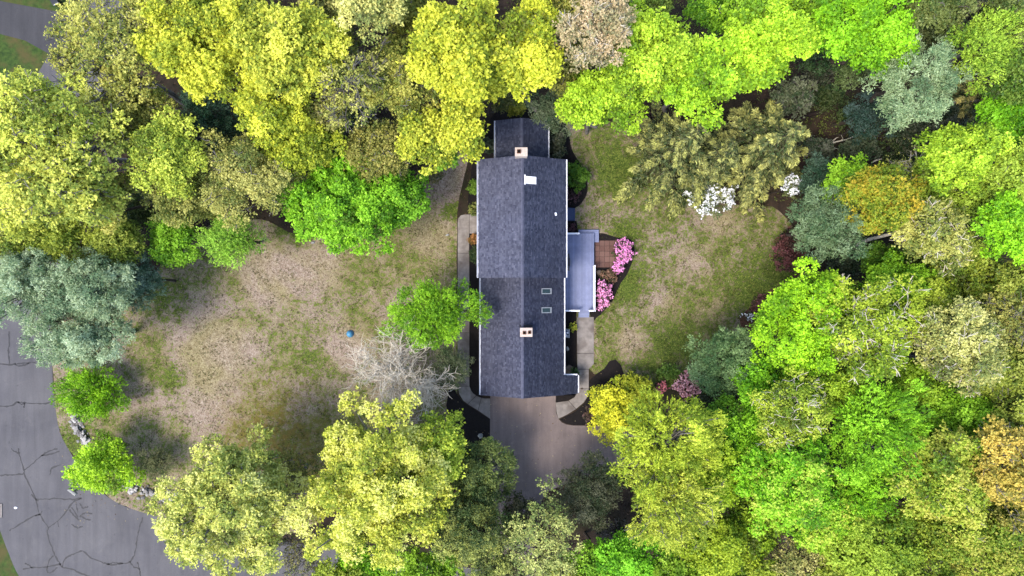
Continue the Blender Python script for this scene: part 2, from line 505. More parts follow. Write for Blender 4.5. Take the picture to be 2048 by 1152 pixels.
for pts in cracks:
    P = [np.array(W(*p)[:2]) for p in catmull(pts, 5, False)]
    P = [p + rng.normal(0, 0.025, 2) for p in P]
    vs, fs = [], []
    for i, p in enumerate(P):
        d = P[min(i + 1, len(P) - 1)] - P[max(i - 1, 0)]
        d = d / (np.linalg.norm(d) + 1e-9)
        n_ = np.array([-d[1], d[0]]) * rng.uniform(0.03, 0.10)
        vs += [(p[0] + n_[0], p[1] + n_[1], 0.0205), (p[0] - n_[0], p[1] - n_[1], 0.0205)]
        if i: fs.append((2 * i - 2, 2 * i - 1, 2 * i + 1, 2 * i))
    MB().add(vs, fs).build('crack_seal', M['seal'], road)

# mulch beds
beds = [([(1060, 188), (1030, 200), (1008, 214), (987, 230), (967, 262), (955, 300), (945, 330), (938.5, 378), (937, 429), (960, 429.5), (1010, 425), (1040, 300), (1080, 240)], 'dark mulch bed curving round the upper left corner of the house'),
        ([(939.2, 467.5), (965, 467.5), (965, 795), (957, 793), (946, 786), (940, 774), (939.2, 765)], 'narrow mulch bed between left walkway and house'),
        ([(898, 780), (910, 780), (916, 792), (924, 802), (937, 812), (960, 826), (980, 838.5), (980, 884), (955, 890), (920, 880), (900, 850), (893, 810)], 'black mulch bed left of the driveway'),
        ([(1080, 240), (1120, 236), (1136, 262), (1144, 300), (1164, 335), (1175, 372), (1170, 395), (1152, 414.5), (1110, 416)], 'dark mulch bed at the upper right corner of the house'),
        ([(1110, 442), (1153, 442), (1156, 470), (1110, 470)], 'small mulch bed between the hatch and the deck'),
        ([(1110, 620), (1153.3, 620), (1153.3, 770), (1150, 790), (1110, 790)], 'mulch bed holding the cooling unit beside the right walkway'),
        ([(1112, 780), (1155, 786), (1149, 793.5), (1136.5, 800.5), (1112, 804.5)], 'small mulch pocket below the porch roof'),
        ([(1180, 478), (1238, 476), (1262, 480), (1269, 505), (1257, 543), (1238, 572), (1226, 600), (1208, 622), (1194, 634), (1180, 633)], 'mulch bed with pink azaleas round the patio'),
        ([(1178.2, 762), (1190, 749), (1208, 737), (1219, 722), (1231, 719), (1242, 730), (1252, 760), (1250, 850.5), (1146, 850), (1134, 847.5), (1126, 843.5), (1119.5, 838.2), (1150, 823), (1168, 808), (1176, 793), (1178.2, 780)], 'dark mulch bed right of the driveway with a pointed tip')]
for px, lb in beds:
    tag(slab('mulch_bed', px, 0.0, 0.032, M['mulch'], smooth=0 if 'narrow' in lb or 'small' in lb or 'cooling' in lb or 'driveway' in lb else 4, jitter=0.25), lb, 'mulch bed', kind='structure')

tag(slab('leaf_mulch_patch', [(1478, 640), (1500, 615), (1540, 585), (1580, 560), (1600, 540), (1625, 600), (1600, 660), (1550, 690), (1500, 670)], 0.0, 0.02, M['redmulch'], smooth=4, jitter=1.5), 'red brown mulch patch at the right end of the back lawn', 'mulch bed', kind='structure')

# walkways: base sheet + separate slabs
rw = slab('walkway', [(1154.5, 634.5), (1187, 634.5), (1187, 727.5), (1177, 737.5), (1176.5, 790), (1166, 804), (1117.5, 836), (1112, 806), (1137, 801.5), (1149, 794), (1156, 780)], 0.0, 0.036, M['joint'])
tag(rw, 'concrete walkway from driveway to deck steps on the right', 'walkway', kind='structure')
for px in ([(1154, 634), (1187.5, 634), (1187.5, 706), (1154, 706)], [(1154, 706.8), (1187.5, 706.8), (1187.5, 728), (1177.5, 738), (1155, 738)], [(1155, 738.8), (1177.3, 738.8), (1177.3, 777), (1155.3, 777)],
           [(1155.3, 777.8), (1177.2, 777.8), (1176, 787), (1173, 796), (1167, 805), (1152, 817.5), (1137.5, 801), (1149, 794.5), (1153, 788)], [(1136.8, 801.5), (1151.3, 818.2), (1134, 829), (1117, 837.2), (1113, 824), (1111.3, 805)]):
    slab('slab', px, 0.01, 0.07, M['concrete'], rw, bevel=0.012)
lw = slab('walkway', [(938, 430), (965, 430), (965, 466), (938, 466), (938, 770), (946, 786), (961, 795), (980, 797.5), (980, 836), (935, 808), (922, 796), (916.5, 771), (916.5, 440), (923, 431)], 0.0, 0.036, M['joint'])
tag(lw, 'concrete walkway along the left side of the house', 'walkway', kind='structure')
for px in ([(939, 429), (966, 429), (966, 467), (939, 467)], [(915.6, 446), (916.6, 437), (922, 430.5), (930, 429), (938.3, 429), (938.3, 506), (915.6, 506)], [(915.6, 506.7), (938.6, 506.7), (938.6, 585), (915.6, 585)],
           [(915.6, 585.7), (938.7, 585.7), (938.7, 665), (915.6, 665)], [(915.6, 665.7), (938.7, 665.7), (938.7, 720), (915.6, 720)], [(915.6, 720.7), (938.7, 720.7), (938.7, 772), (915.6, 772)],
           [(915.6, 772.7), (939, 772.7), (942, 781), (946.5, 787), (952, 791), (935, 807.6), (926, 800), (919, 788)], [(935.6, 808.2), (952.8, 791.6), (962.3, 795.5), (956, 820.5)], [(956.7, 820.9), (963, 795.8), (970, 797), (980.6, 797), (980.6, 837.4)]):
    slab('slab', px, 0.01, 0.07, M['concrete'], lw, bevel=0.012)

# ------------------------------------------------------------------ the house
XC = 0.93
house = empty('house', (0, 0, 0))
tag(house, 'long house with dark blue grey shingle roofs and white gutters', 'house')
DOWN = 0.0


def gable(name, x0, x1, y0, y1, ze, zr, tm=0.44):
    """a gable roof (ridge along y) with real shingle courses"""
    xc = (x0 + x1) / 2
    t = 0.12
    roof = MB()
    prof = [(x0, ze - t), (xc, zr - t), (x1, ze - t), (x1, ze), (xc, zr), (x0, ze)]
    vs = [(x, y0, z) for x, z in prof] + [(x, y1, z) for x, z in prof]
    roof.add(vs, [(0, 1, 4, 5), (1, 2, 3, 4), (11, 10, 7, 6), (10, 9, 8, 7), (0, 6, 7, 1), (1, 7, 8, 2), (2, 8, 9, 3), (3, 9, 10, 4), (4, 10, 11, 5), (5, 11, 6, 0)])
    ro = roof.build(name, M['roofdeck'], house)
    for s in (-1, 1):
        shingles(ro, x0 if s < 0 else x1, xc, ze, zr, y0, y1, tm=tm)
    rc = MB()
    y = y0 - 0.02
    while y < y1 - 0.05:
        L = min(0.30, y1 - y)
        for s in (-1, 1):
            dz = (zr - ze) / (xc - x0) * 0.13
            rc.add([(xc, y, zr + 0.045), (xc, y + L, zr + 0.03), (xc + s * 0.13, y + L, zr + 0.03 - dz), (xc + s * 0.13, y, zr + 0.045 - dz)], [(0, 1, 2, 3) if s < 0 else (3, 2, 1, 0)])
        y += 0.21
    cap = rc.build('ridge_cap', M['shingle'], ro)
    a = cap.data.attributes.new('tone', 'FLOAT', 'FACE')
    a.data.foreach_set('value', rng.uniform(0.35, 0.7, len(cap.data.polygons)).astype(np.float32))
    return ro


def shingles(ro, xe, xr, ze, zr, y0, y1, name='shingles', tm=0.42):
    L = math.hypot(xr - xe, zr - ze)
    ux, uz = (xr - xe) / L, (zr - ze) / L
    nx, nz = -uz * np.sign(ux), abs(ux)
    if nz < 0: nx, nz = -nx, -nz
    nx = -uz if ux > 0 else uz
    V, Q, T = [], [], []
    e = 0.145
    nc = int(L / e)
    for c in range(nc + 1):
        v0, v1 = c * e - 0.01, min((c + 1) * e + 0.01, L)
        y = y0 - rng.uniform(0, 0.3)
        row = rng.normal(0, 0.03)
        while y < y1:
            w = rng.uniform(0.10, 0.30)
            a, bq = max(y, y0 - 0.015), min(y + w - 0.006, y1 + 0.015)
            if bq - a > 0.02:
                h0 = 0.012 + rng.choice([0.004, 0.016]); h1 = 0.006
                vv = v0 - rng.choice([0, 0.02])
                b0 = len(V)
                for v, h in ((vv, h0), (v1, h1)):
                    for yy in (a, bq):
                        V.append((xe + ux * v + nx * h, yy, ze + uz * v + nz * h))
                V.append((xe + ux * vv, a, ze + uz * vv)); V.append((xe + ux * vv, bq, ze + uz * vv))
                Q += [(b0, b0 + 1, b0 + 3, b0 + 2), (b0, b0 + 4, b0 + 5, b0 + 1)]
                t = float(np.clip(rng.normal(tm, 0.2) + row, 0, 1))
                T += [t, t]
            y += w
    me = np_mesh(name, np.array(V), np.array(Q), np.array(T))
    o = link(name, me, M['shingle'], ro)
    o['kind'] = 'stuff'
    return o


E1, R1 = 6.0, 8.05      # main eave / ridge
E2, R2 = 3.0, 5.0
E3, R3 = 3.0, 4.05
X0, X1 = -3.06, 4.90
wall = MB(); wall.box(X0 + 0.35, X1 - 0.35, 1.2, 11.45, 0, 6.02)
wall.add([(X0 + 0.35, 1.2, 6.02), (X1 - 0.35, 1.2, 6.02), (XC, 1.2, 7.85), (X0 + 0.35, 11.45, 6.02), (X1 - 0.35, 11.45, 6.02), (XC, 11.45, 7.85)], [(0, 1, 2), (5, 4, 3)])
wall.build('wall', M['siding'], house)
wall = MB(); wall.box(-2.68, 4.62, -9.95, 1.19, 0, 3.02)
wall.add([(-2.68, -9.95, 3.02), (4.62, -9.95, 3.02), (XC, -9.95, 4.8)], [(0, 1, 2)])
wall.build('wall', M['siding'], house)
wall = MB(); wall.box(-1.3, 3.15, 11.46, 15.75, 0, 3.02)
wall.add([(-1.3, 15.75, 3.02), (3.15, 15.75, 3.02), (XC, 15.75, 3.9)], [(2, 1, 0)])
wall.build('wall', M['siding'], house)
roof1 = gable('main_roof', X0, X1, 0.95, 11.72, E1, R1)
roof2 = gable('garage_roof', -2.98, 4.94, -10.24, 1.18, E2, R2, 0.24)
roof3 = gable('sunroom_roof', -1.57, 3.43, 11.47, 16.0, E3, R3, 0.25)
# small porch roof carrying the right slope on downwards
sl = (R2 - E2) / (4.94 - 0.98)
xe, ze = 6.33, 3.0 - sl * (6.33 - 4.94)
pr = MB().hexa([(4.9, -10.14, 2.9), (xe, -10.14, ze - 0.12), (xe, -8.42, ze - 0.12), (4.9, -8.42, 2.9), (4.9, -10.14, 3.02), (xe, -10.14, ze), (xe, -8.42, ze), (4.9, -8.42, 3.02)]).build('porch_roof', M['roofdeck'], house)
shingles(pr, xe, 4.72, ze + 0.02, ze + 0.02 + sl * (xe - 4.72), -10.2, -8.42, tm=0.24)
for x, y in ((6.15, -10.0), (6.15, -8.6)):
    MB().box(x - 0.07, x + 0.07, y - 0.07, y + 0.07, 0.03, 2.3).build('porch_post', M['white'], house)
MB().box(4.95, 6.3, -8.42, -8.30, 2.25, 2.42).build('porch_fascia', M['white'], house)


def gutter(x, y0, y1, z, s):
    g = MB()
    g.box(x, x + s * 0.12, y0, y1, z - 0.13, z - 0.11) if s > 0 else g.box(x - 0.12, x, y0, y1, z - 0.13, z - 0.11)
    o = x + s * 0.12
    g.box(min(o, o + s * 0.02), max(o, o + s * 0.02), y0, y1, z - 0.13, z + 0.02)
    g.box(min(x, o), max(x, o), y0, y0 + 0.02, z - 0.11, z + 0.015)
    g.box(min(x, o), max(x, o), y1 - 0.02, y1, z - 0.11, z + 0.015)
    return g.build('gutter', M['white'], house)


for a in ((X0 - 0.005, 0.95, 11.72, E1, -1), (X1 + 0.005, 0.95, 11.72, E1, 1), (-2.985, -10.2, 0.95, E2, -1), (4.945, -8.25, 0.95, E2, 1), (xe + 0.005, -10.12, -8.44, ze, 1),
          (-1.575, 11.75, 15.98, E3, -1), (3.435, 11.75, 15.98, E3, 1)):
    gutter(*a)
for x, y, z in ((X0 - 0.06, 1.1, 5.9), (X1 + 0.06, 1.1, 5.9), (-3.05, -9.9, 2.9), (-1.64, 15.8, 2.9)):
    MB().box(x - 0.04, x + 0.04, y - 0.05, y + 0.05, 0.05, z).build('downspout', M['white'], house)


def chimney(x0, x1, y0, y1, zb, zt, flues):
    o = MB().box(x0 + 0.03, x1 - 0.03, y0 + 0.03, y1 - 0.03, zb, zt - 0.1).build('chimney', M['brick'], house)
    cap = MB().box(x0, x1, y0, y1, zt - 0.1, zt).build('chimney_cap', M['brick'], o, bevel=0.02)
    for fx, fy, r in flues:
        f = MB()
        f.box(fx - r, fx + r, fy - r, fy - r + 0.04, zt, zt + 0.12).box(fx - r, fx + r, fy + r - 0.04, fy + r, zt, zt + 0.12)
        f.box(fx - r, fx - r + 0.04, fy - r + 0.04, fy + r - 0.04, zt, zt + 0.12).box(fx + r - 0.04, fx + r, fy - r + 0.04, fy + r - 0.04, zt, zt + 0.12)
        f.build('flue', M['flue'], o)
        MB().box(fx - r + 0.04, fx + r - 0.04, fy - r + 0.04, fy + r - 0.04, zt + 0.003, zt + 0.012).build('flue_opening', M['flue_dark'], o)  # near-black plate paints the dark of the flue's hole


chimney(0.26, 1.35, 11.46, 12.24, 0.0, 9.0, [(0.6, 11.87, 0.17)])
chimney(0.74, 1.87, -4.46, -3.64, 3.6, 6.0, [(1.13, -4.09, 0.15), (1.6, -4.05, 0.14)])
MB().box(0.7, 1.92, -3.63, -3.42, 4.7, 4.98).build('chimney_shade_strip', M['roofdeck'], house)  # dark box stands in for the shade on the chimney's north face


def on_slope(x, roof):   # height of the right slope
    e, r, xr = ((E1, R1, X1) if roof == 1 else (E2, R2, 4.94))
    return e + (r - e) * (xr - x) / (xr - XC)


def skylight(x0, x1, y0, y1, roof, lens, framemat):
    za, zb = on_slope(x0, roof) + 0.03, on_slope(x1, roof) + 0.03
    f = MB(); t = 0.09; h = 0.1
    def q(xa, xb, ya, yb, hh, low=0.0):
        fa = za + (zb - za) * (xa - x0) / (x1 - x0); fb = za + (zb - za) * (xb - x0) / (x1 - x0)
        return [(xa, ya, fa + low), (xb, ya, fb + low), (xb, yb, fb + low), (xa, yb, fa + low), (xa, ya, fa + hh), (xb, ya, fb + hh), (xb, yb, fb + hh), (xa, yb, fa + hh)]
    f.hexa(q(x0, x1, y0, y0 + t, h)); f.hexa(q(x0, x1, y1 - t, y1, h)); f.hexa(q(x0, x0 + t, y0 + t, y1 - t, h)); f.hexa(q(x1 - t * 1.6, x1, y0 + t, y1 - t, h))
    fr = f.build('skylight', framemat, house)
    MB().hexa(q(x0 + t, x1 - t * 1.6, y0 + t, y1 - t, h - 0.02, 0.02)).build('pane', lens, fr)
    return fr


skylight(2.77, 3.76, -0.58, -0.02, 2, M['glass'], M['steel'])
skylight(2.77, 3.76, -2.37, -1.81, 2, M['glass'], M['steel'])
s3 = skylight(1.20, 2.16, 9.25, 9.90, 1, M['white'], M['white'])
za = on_slope(1.17, 1)
MB().box(1.10, 1.19, 9.15, 10.02, za + 0.02, za + 0.16).build('flashing', M['white'], s3)
zz = on_slope(3.93, 1)
vent = MB().cyl(3.93, 6.70, zz - 0.05, zz + 0.3, 0.07, n=10).build('vent_pipe', M['white'], house)
MB().box(3.82, 4.06, 6.57, 6.83, zz - 0.02, zz + 0.045).build('vent_flashing', M['white'], vent)

# windows, doors and garage doors on the walls
def wall_panel(name, x0, x1, y0, y1, z0_, z1_, mat, frame=True):
    o = MB().box(x0, x1, y0, y1, z0_, z1_).build(name, mat, house)
    return o
for sx, xw in ((-1, X0 + 0.35), (1, X1 - 0.35)):
    for y in (2.6, 5.0, 7.6, 10.0):
        for z in (0.9, 3.7):
            if sx < 0 and z < 2 and y == 7.6: continue
            a, bq = sorted((xw, xw + sx * 0.05))
            w = wall_panel('window', a, bq, y - 0.45, y + 0.45, z, z + 1.35, M['white'])
            a, bq = sorted((xw + sx * 0.05, xw + sx * 0.06))
            for k in (0, 1):
                MB().box(a, bq, y - 0.38, y + 0.38, z + 0.07 + k * 0.63, z + 0.65 + k * 0.63).build('pane', M['glass'], w)
d = wall_panel('front_door', X0 + 0.29, X0 + 0.35, 6.1, 7.1, 0.2, 2.3, M['black'])
MB().cyl(X0 + 0.26, 6.2, 1.2, 1.26, 0.03).build('handle', M['steel'], d)
for x in (-1.3, 1.9):
    g = wall_panel('garage_door', x - 0.1, x + 2.4, -10.02, -9.95, 0.03, 2.2, M['white'])
    for k in range(4):
        MB().box(x - 0.05, x + 2.35, -10.04, -10.021, 0.08 + k * 0.53, 0.56 + k * 0.53).build('panel', M['white'], g)

# cellar hatch
h_ = MB().hexa([(4.55, 6.68, 0.03), (6.27, 6.68, 0.03), (6.27, 7.96, 0.03), (4.55, 7.96, 0.03), (4.55, 6.68, 1.15), (6.27, 6.68, 0.35), (6.27, 7.96, 0.35), (4.55, 7.96, 1.15)]).build('cellar_hatch', M['bulk'], house)
for y0_, y1_ in ((6.72, 7.30), (7.34, 7.92)):
    MB().hexa([(4.62, y0_, 1.12), (6.23, y0_, 0.37), (6.23, y1_, 0.37), (4.62, y1_, 1.12), (4.62, y0_, 1.15), (6.23, y0_, 0.40), (6.23, y1_, 0.40), (4.62, y1_, 1.15)]).build('hatch_door', M['bulk'], h_)

# ------------------------------------------------------------------ deck
DZ = 0.62
deck = empty('deck', (6.4, 1.5, 0)); deck.location = (0, 0, 0)
tag(deck, 'blue grey board deck with white railing on the right side of the house', 'deck')
dx0, dx1, dy0, dy1 = 4.58, 8.14, -2.28, 5.42
nb = 25
bw = (dx1 - dx0) / nb
me0 = None
for i in range(nb):
    x = dx0 + i * bw
    if me0 is None:
        o = MB().box(0, bw - 0.008, dy0, dy1, DZ - 0.03, DZ).build('board', M['deck'], deck, bevel=0.004); me0 = o.data
    else:
        o = link('board', me0, None, deck)
    o.location = (x, 0, rng.uniform(-0.0025, 0.0025))
MB().box(dx0, dx1 - 0.03, dy0 + 0.03, dy1 - 0.03, DZ - 0.25, DZ - 0.035).build('joist_frame', M['roofdeck'], deck)
for x in (4.8, 6.4, 8.0):
    for y in (-2.1, 1.5, 5.2):
        MB().box(x - 0.06, x + 0.06, y - 0.06, y + 0.06, 0, DZ - 0.26).build('footing_post', M['roofdeck'], deck)
# wrap-round step at the upper right corner
for i, (a, bq, c, d_) in enumerate(((6.62, 8.64, 5.44, 5.60), (6.62, 8.64, 5.61, 5.80), (8.16, 8.31, 4.56, 5.43), (8.32, 8.47, 4.56, 5.43), (8.48, 8.64, 4.56, 5.43))):
    MB().box(a, bq, c, d_, 0.28, 0.32).build('step_board', M['deck'], deck, bevel=0.004)
MB().box(6.65, 8.6, 5.45, 5.77, 0.0, 0.275).build('step_riser', M['deck'], deck)
MB().box(8.18, 8.6, 4.6, 5.40, 0.0, 0.275).build('step_riser', M['deck'], deck)
# bottom steps
sx0, sx1 = W(1156.6, 0)[0], W(1178, 0)[0]
for k in range(3):
    z = DZ - 0.16 * (k + 1)
    y1_ = dy0 - 0.005 - 0.22 * k
    MB().box(sx0, sx1, y1_ - 0.21, y1_, z - 0.04, z).build('stair_tread', M['deck'], deck, bevel=0.004)
    MB().box(sx0 + 0.03, sx1 - 0.03, y1_ - 0.19, y1_ - 0.16, 0.03, z - 0.042).build('stair_riser', M['roofdeck'], deck)
def rail(p0, p1):
    (xa, ya), (xb, yb) = p0, p1
    hz = 0.09
    horiz = abs(xb - xa) > abs(yb - ya)
    L = max(abs(xb - xa), abs(yb - ya))
    def bar(w, z0_, z1_, nm):
        if horiz: return MB().box(min(xa, xb), max(xa, xb), ya - w, ya + w, z0_, z1_).build(nm, M['white'], deck, bevel=0.006)
        return MB().box(xa - w, xa + w, min(ya, yb), max(ya, yb), z0_, z1_).build(nm, M['white'], deck, bevel=0.006)
    bar(0.075, DZ + 0.92, DZ + 0.97, 'top_rail'); bar(0.03, DZ + 0.08, DZ + 0.14, 'bottom_rail')
    n = max(2, int(round(L / 1.6)) + 1)
    for i in range(n):
        t = i / (n - 1)
        x, y = xa + (xb - xa) * t, ya + (yb - ya) * t
        MB().box(x - 0.06, x + 0.06, y - 0.06, y + 0.06, DZ, DZ + 1.02).build('rail_post', M['white'], deck)
        MB().box(x - 0.08, x + 0.08, y - 0.08, y + 0.08, DZ + 1.021, DZ + 1.05).build('post_cap', M['white'], deck)
    bl = MB()
    k = int(L / 0.12)
    for i in range(1, k):
        t = i / k
        x, y = xa + (xb - xa) * t, ya + (yb - ya) * t
        bl.box(x - 0.018, x + 0.018, y - 0.018, y + 0.018, DZ + 0.14, DZ + 0.92)
    bl.build('balusters', M['white'], deck)['kind'] = 'stuff'
rail((4.75, 5.33), (6.52, 5.33))
rail((8.07, 2.15), (8.07, -2.22))
rail((4.75, -2.22), (6.52, -2.22))
rail((7.62, -2.22), (7.98, -2.22))

# grill
gr = empty('barbecue_grill', (0, 0, 0))
tag(gr, 'black barbecue grill on the deck against the house wall', 'grill')
gx, gy = 5.36, 2.52
lid = MB()
n = 9
vs = []
for y in (gy - 0.42, gy + 0.42):
    for i in range(n):
        t = math.pi * i / (n - 1)
        vs.append((gx + 0.31 * math.cos(t), y, DZ + 0.95 + 0.28 * math.sin(t)))
fs = [(i, i + 1, n + i + 1, n + i) for i in range(n - 1)] + [tuple(range(n - 1, -1, -1)), tuple(range(n, 2 * n)), (0, n, 2 * n - 1, n - 1)]
lid.add(vs, fs).build('lid', M['black'], gr)
MB().box(gx - 0.3, gx + 0.3, gy - 0.42, gy + 0.42, DZ + 0.7, DZ + 0.945).build('firebox', M['black'], gr)
MB().box(gx - 0.26, gx + 0.26, gy - 0.36, gy + 0.36, DZ + 0.1, DZ + 0.69).build('cabinet', M['black'], gr)
for s in (-1, 1):
    MB().box(gx - 0.22, gx + 0.26, gy + s * 0.64 - 0.2, gy + s * 0.64 + 0.2, DZ + 0.88, DZ + 0.92).build('side_shelf', M['black'], gr, bevel=0.01)
MB().tube((gx + 0.38, gy - 0.3, DZ + 1.05), (gx + 0.38, gy + 0.3, DZ + 1.05), 0.02).tube((gx + 0.3, gy - 0.28, DZ + 1.05), (gx + 0.38, gy - 0.28, DZ + 1.05), 0.015).tube((gx + 0.3, gy + 0.28, DZ + 1.05), (gx + 0.38, gy + 0.28, DZ + 1.05), 0.015).build('handle', M['steel'], gr)
for y in (gy - 0.3, gy + 0.3):
    MB().cyl(gx, y, DZ + 0.002, DZ + 0.1, 0.05).build('wheel', M['black'], gr)

# patio of square pavers
patio = slab('patio', [(1189, 481), (1239, 481), (1239, 535), (1189, 535)], 0.0, 0.045, M['joint'])
tag(patio, 'red brown square paver patio between deck and pink azalea', 'patio', kind='structure')
px0, py0 = W(1189, 535)[:2]; px1, py1 = W(1239, 481)[:2]
NXp, NYp = 5, 5
for i in range(NXp):
    for j in range(NYp):
        w, h = (px1 - px0) / NXp, (py1 - py0) / NYp
        o = MB().box(0.012, w - 0.012, 0.012, h - 0.012, 0.02, 0.075).build('paver', M['paver'], patio, bevel=0.01)
        a = o.data.attributes.new('tone', 'FLOAT', 'FACE')
        a.data.foreach_set('value', np.full(len(o.data.polygons), rng.uniform(0.1, 0.75), np.float32))
        o.location = (px0 + i * w, py0 + j * h, rng.uniform(-0.004, 0.004))

# cooling unit
ac = empty('air_conditioner', (0, 0, 0))
tag(ac, 'pale grey square air conditioner with round fan in the mulch bed', 'air conditioner')
ax, ay = 5.28, -4.5
MB().box(ax - 0.46, ax + 0.46, ay - 0.46, ay + 0.46, 0.03, 0.12).build('pad', M['concrete'], ac)
MB().box(ax - 0.42, ax + 0.42, ay - 0.42, ay + 0.42, 0.12, 0.92).build('casing', M['steel'], ac, bevel=0.05)
MB().cyl(ax, ay, 0.9215, 0.93, 0.34, n=28).build('fan_well', M['bulk'], ac)
gg = MB()
for k in range(3):
    r = 0.12 + 0.1 * k
    for i in range(24):
        a0, a1 = 2 * math.pi * i / 24, 2 * math.pi * (i + 1) / 24
        gg.tube((ax + r * math.cos(a0), ay + r * math.sin(a0), 0.96), (ax + r * math.cos(a1), ay + r * math.sin(a1), 0.96), 0.007, 4)
for i in range(8):
    a0 = 2 * math.pi * i / 8
    gg.tube((ax, ay, 0.96), (ax + 0.35 * math.cos(a0), ay + 0.35 * math.sin(a0), 0.96), 0.007, 4)
gg.build('fan_guard', M['steel'], ac)
for i in range(4):
    a0 = 2 * math.pi * i / 4 + 0.4
    c, s = math.cos(a0), math.sin(a0)
    MB().add([(ax + c * 0.05 - s * 0.03, ay + s * 0.05 + c * 0.03, 0.94), (ax + c * 0.05 + s * 0.03, ay + s * 0.05 - c * 0.03, 0.936), (ax + c * 0.3 + s * 0.11, ay + s * 0.3 - c * 0.11, 0.936), (ax + c * 0.3 - s * 0.09, ay + s * 0.3 + c * 0.09, 0.95)], [(0, 1, 2, 3)]).build('fan_blade', M['white'], ac)

# ------------------------------------------------------------------ stones
def stone_mesh(name, mat, seed, flat=0.7, sub=1, tone=0.5):
    bm = bmesh.new()
    bmesh.ops.create_icosphere(bm, subdivisions=sub, radius=1.0)
    r = np.random.default_rng(seed)
    for v in bm.verts:
        v.co *= r.uniform(0.75, 1.15)
        v.co.z *= flat
    me = bpy.data.meshes.new(name); bm.to_mesh(me); bm.free()
    a = me.attributes.new('tone', 'FLOAT', 'FACE')
    a.data.foreach_set('value', np.full(len(me.polygons), tone, np.float32))
    me.materials.append(mat)
    return me


def boulder(px, py, sx, sy, h, mat, label, cat='boulder', seed=1, name='boulder', rz=0.3):
    me = stone_mesh(name, mat, seed, 1.0, 2)
    o = link(name, me)
    x, y, _ = W(px, py)
    o.location = (x, y, h * 0.5); o.scale = (sx, sy, h); o.rotation_euler = (0, 0, rz)
    me.polygons.foreach_set('use_smooth', [True] * len(me.polygons))
    return tag(o, label, cat)


boulder(1137, 737, 0.5, 0.4, 0.35, M['boulder'], 'tan boulder in the mulch bed near the porch roof', seed=3)
boulder(1134.5, 697, 0.17, 0.24, 0.16, M['palestone'], 'small white stone in the mulch below the cooling unit', 'stone', 5, 'pale_stone')
boulder(961, 871, 0.3, 0.26, 0.25, M['palestone'], 'white stone in the black mulch left of the driveway', 'stone', 6, 'pale_stone')
boulder(895, 470, 0.22, 0.12, 0.1, M['palestone'], 'pale flat stone in the grass left of the walkway', 'stone', 8, 'pale_stone')
boulder(626, 485, 0.2, 0.12, 0.1, M['palestone'], 'small pale stone in the grass below the vivid green maple', 'stone', 9, 'pale_stone')
boulder(1198, 545, 0.3, 0.3, 0.3, M['boulder'], 'tan boulder between deck railing and azaleas', seed=11)
smesh = [stone_mesh('stone', M['stone'], 20 + i, 0.7, 1, t) for i, t in enumerate((0.15, 0.35, 0.5, 0.65, 0.8, 1.0, 0.25, 0.45))]


def stone_wall(pts, width, n, label):
    x0, y0, _ = W(*pts[0])
    e = empty('stone_wall', (0, 0, 0)); tag(e, label, 'stone wall', 'dry stone walls near the road')
    P = catmull(pts, 8, False)
    for i in range(n):
        t = rng.uniform(0, len(P) - 1.001)
        p = P[int(t)] * (1 - t % 1) + P[int(t) + 1] * (t % 1)
        s = rng.uniform(0.08, 0.24)
        lay = 0 if i < n * 0.6 else 1
        off = rng.normal(0, width * (0.5 if lay == 0 else 0.3), 2)
        x, y, _ = W(p[0] + off[0], p[1] + off[1])
        o = link('stone', smesh[rng.integers(len(smesh))], None, e)
        o.location = (x, y, s * 0.4 + lay * 0.25); o.scale = (s * rng.uniform(0.8, 1.4), s, s * 0.9)
        o.rotation_euler = (rng.uniform(-0.3, 0.3), rng.uniform(-0.3, 0.3), rng.uniform(0, 6))


stone_wall([(151, 832), (155, 850), (164, 866), (171, 882)], 11, 110, 'short pile of field stones between the two green shrubs by the road')
stone_wall([(250, 966), (268, 976), (300, 984), (335, 992), (360, 1000)], 12, 170, 'low dry stone wall below the dark round shrub by the road')

# blue dome
bd = MB()
rings = [(0.36, 0.0), (0.37, 0.05), (0.34, 0.12), (0.30, 0.3), (0.24, 0.42), (0.14, 0.5), (0.05, 0.53)]
nn = 20
vs = [(r * math.cos(2 * math.pi * i / nn), r * math.sin(2 * math.pi * i / nn), z) for r, z in rings for i in range(nn)]
fs = [(k * nn + i, k * nn + (i + 1) % nn, (k + 1) * nn + (i + 1) % nn, (k + 1) * nn + i) for k in range(len(rings) - 1) for i in range(nn)] + [tuple(range((len(rings) - 1) * nn, len(rings) * nn))]
o = bd.add(vs, fs).build('well_cover', M['blue'], smooth=True)
o.location = W(700.5, 667.5); tag(o, 'round teal blue dome cover standing in the front lawn', 'well cover')

# storm drain at the left edge, mailbox by the round bush, bin at top left, white cap on the road
sd = empty('storm_drain', W(0, 1021)); tag(sd, 'pale framed storm drain at the left kerb of the road', 'storm drain')
MB().box(-0.75, 0.26, 0.5, 0.68, 0.0, 0.09).box(-0.75, 0.26, -0.68, -0.5, 0.0, 0.09).box(0.08, 0.26, -0.499, 0.499, 0.0, 0.09).box(-0.75, -0.6, -0.499, 0.499, 0.0, 0.09).build('frame', M['concrete'], sd)
for i in range(7):
    MB().box(-0.59, 0.075, -0.46 + i * 0.14, -0.40 + i * 0.14, 0.03, 0.06).build('grate_bar', M['flue'], sd)
mb = empty('mailbox', W(162, 976)); tag(mb, 'pale mailbox on a post under the lime green round tree by the road', 'mailbox')
MB().box(-0.05, 0.05, -0.05, 0.05, 0, 1.0).build('post', M['barkgrey'], mb)
vs = []
for y in (-0.28, 0.28):
    vs += [(-0.1, y, 1.0), (0.1, y, 1.0)] + [(0.1 * math.cos(t), y, 1.14 + 0.1 * math.sin(t)) for t in np.linspace(0, math.pi, 7)]
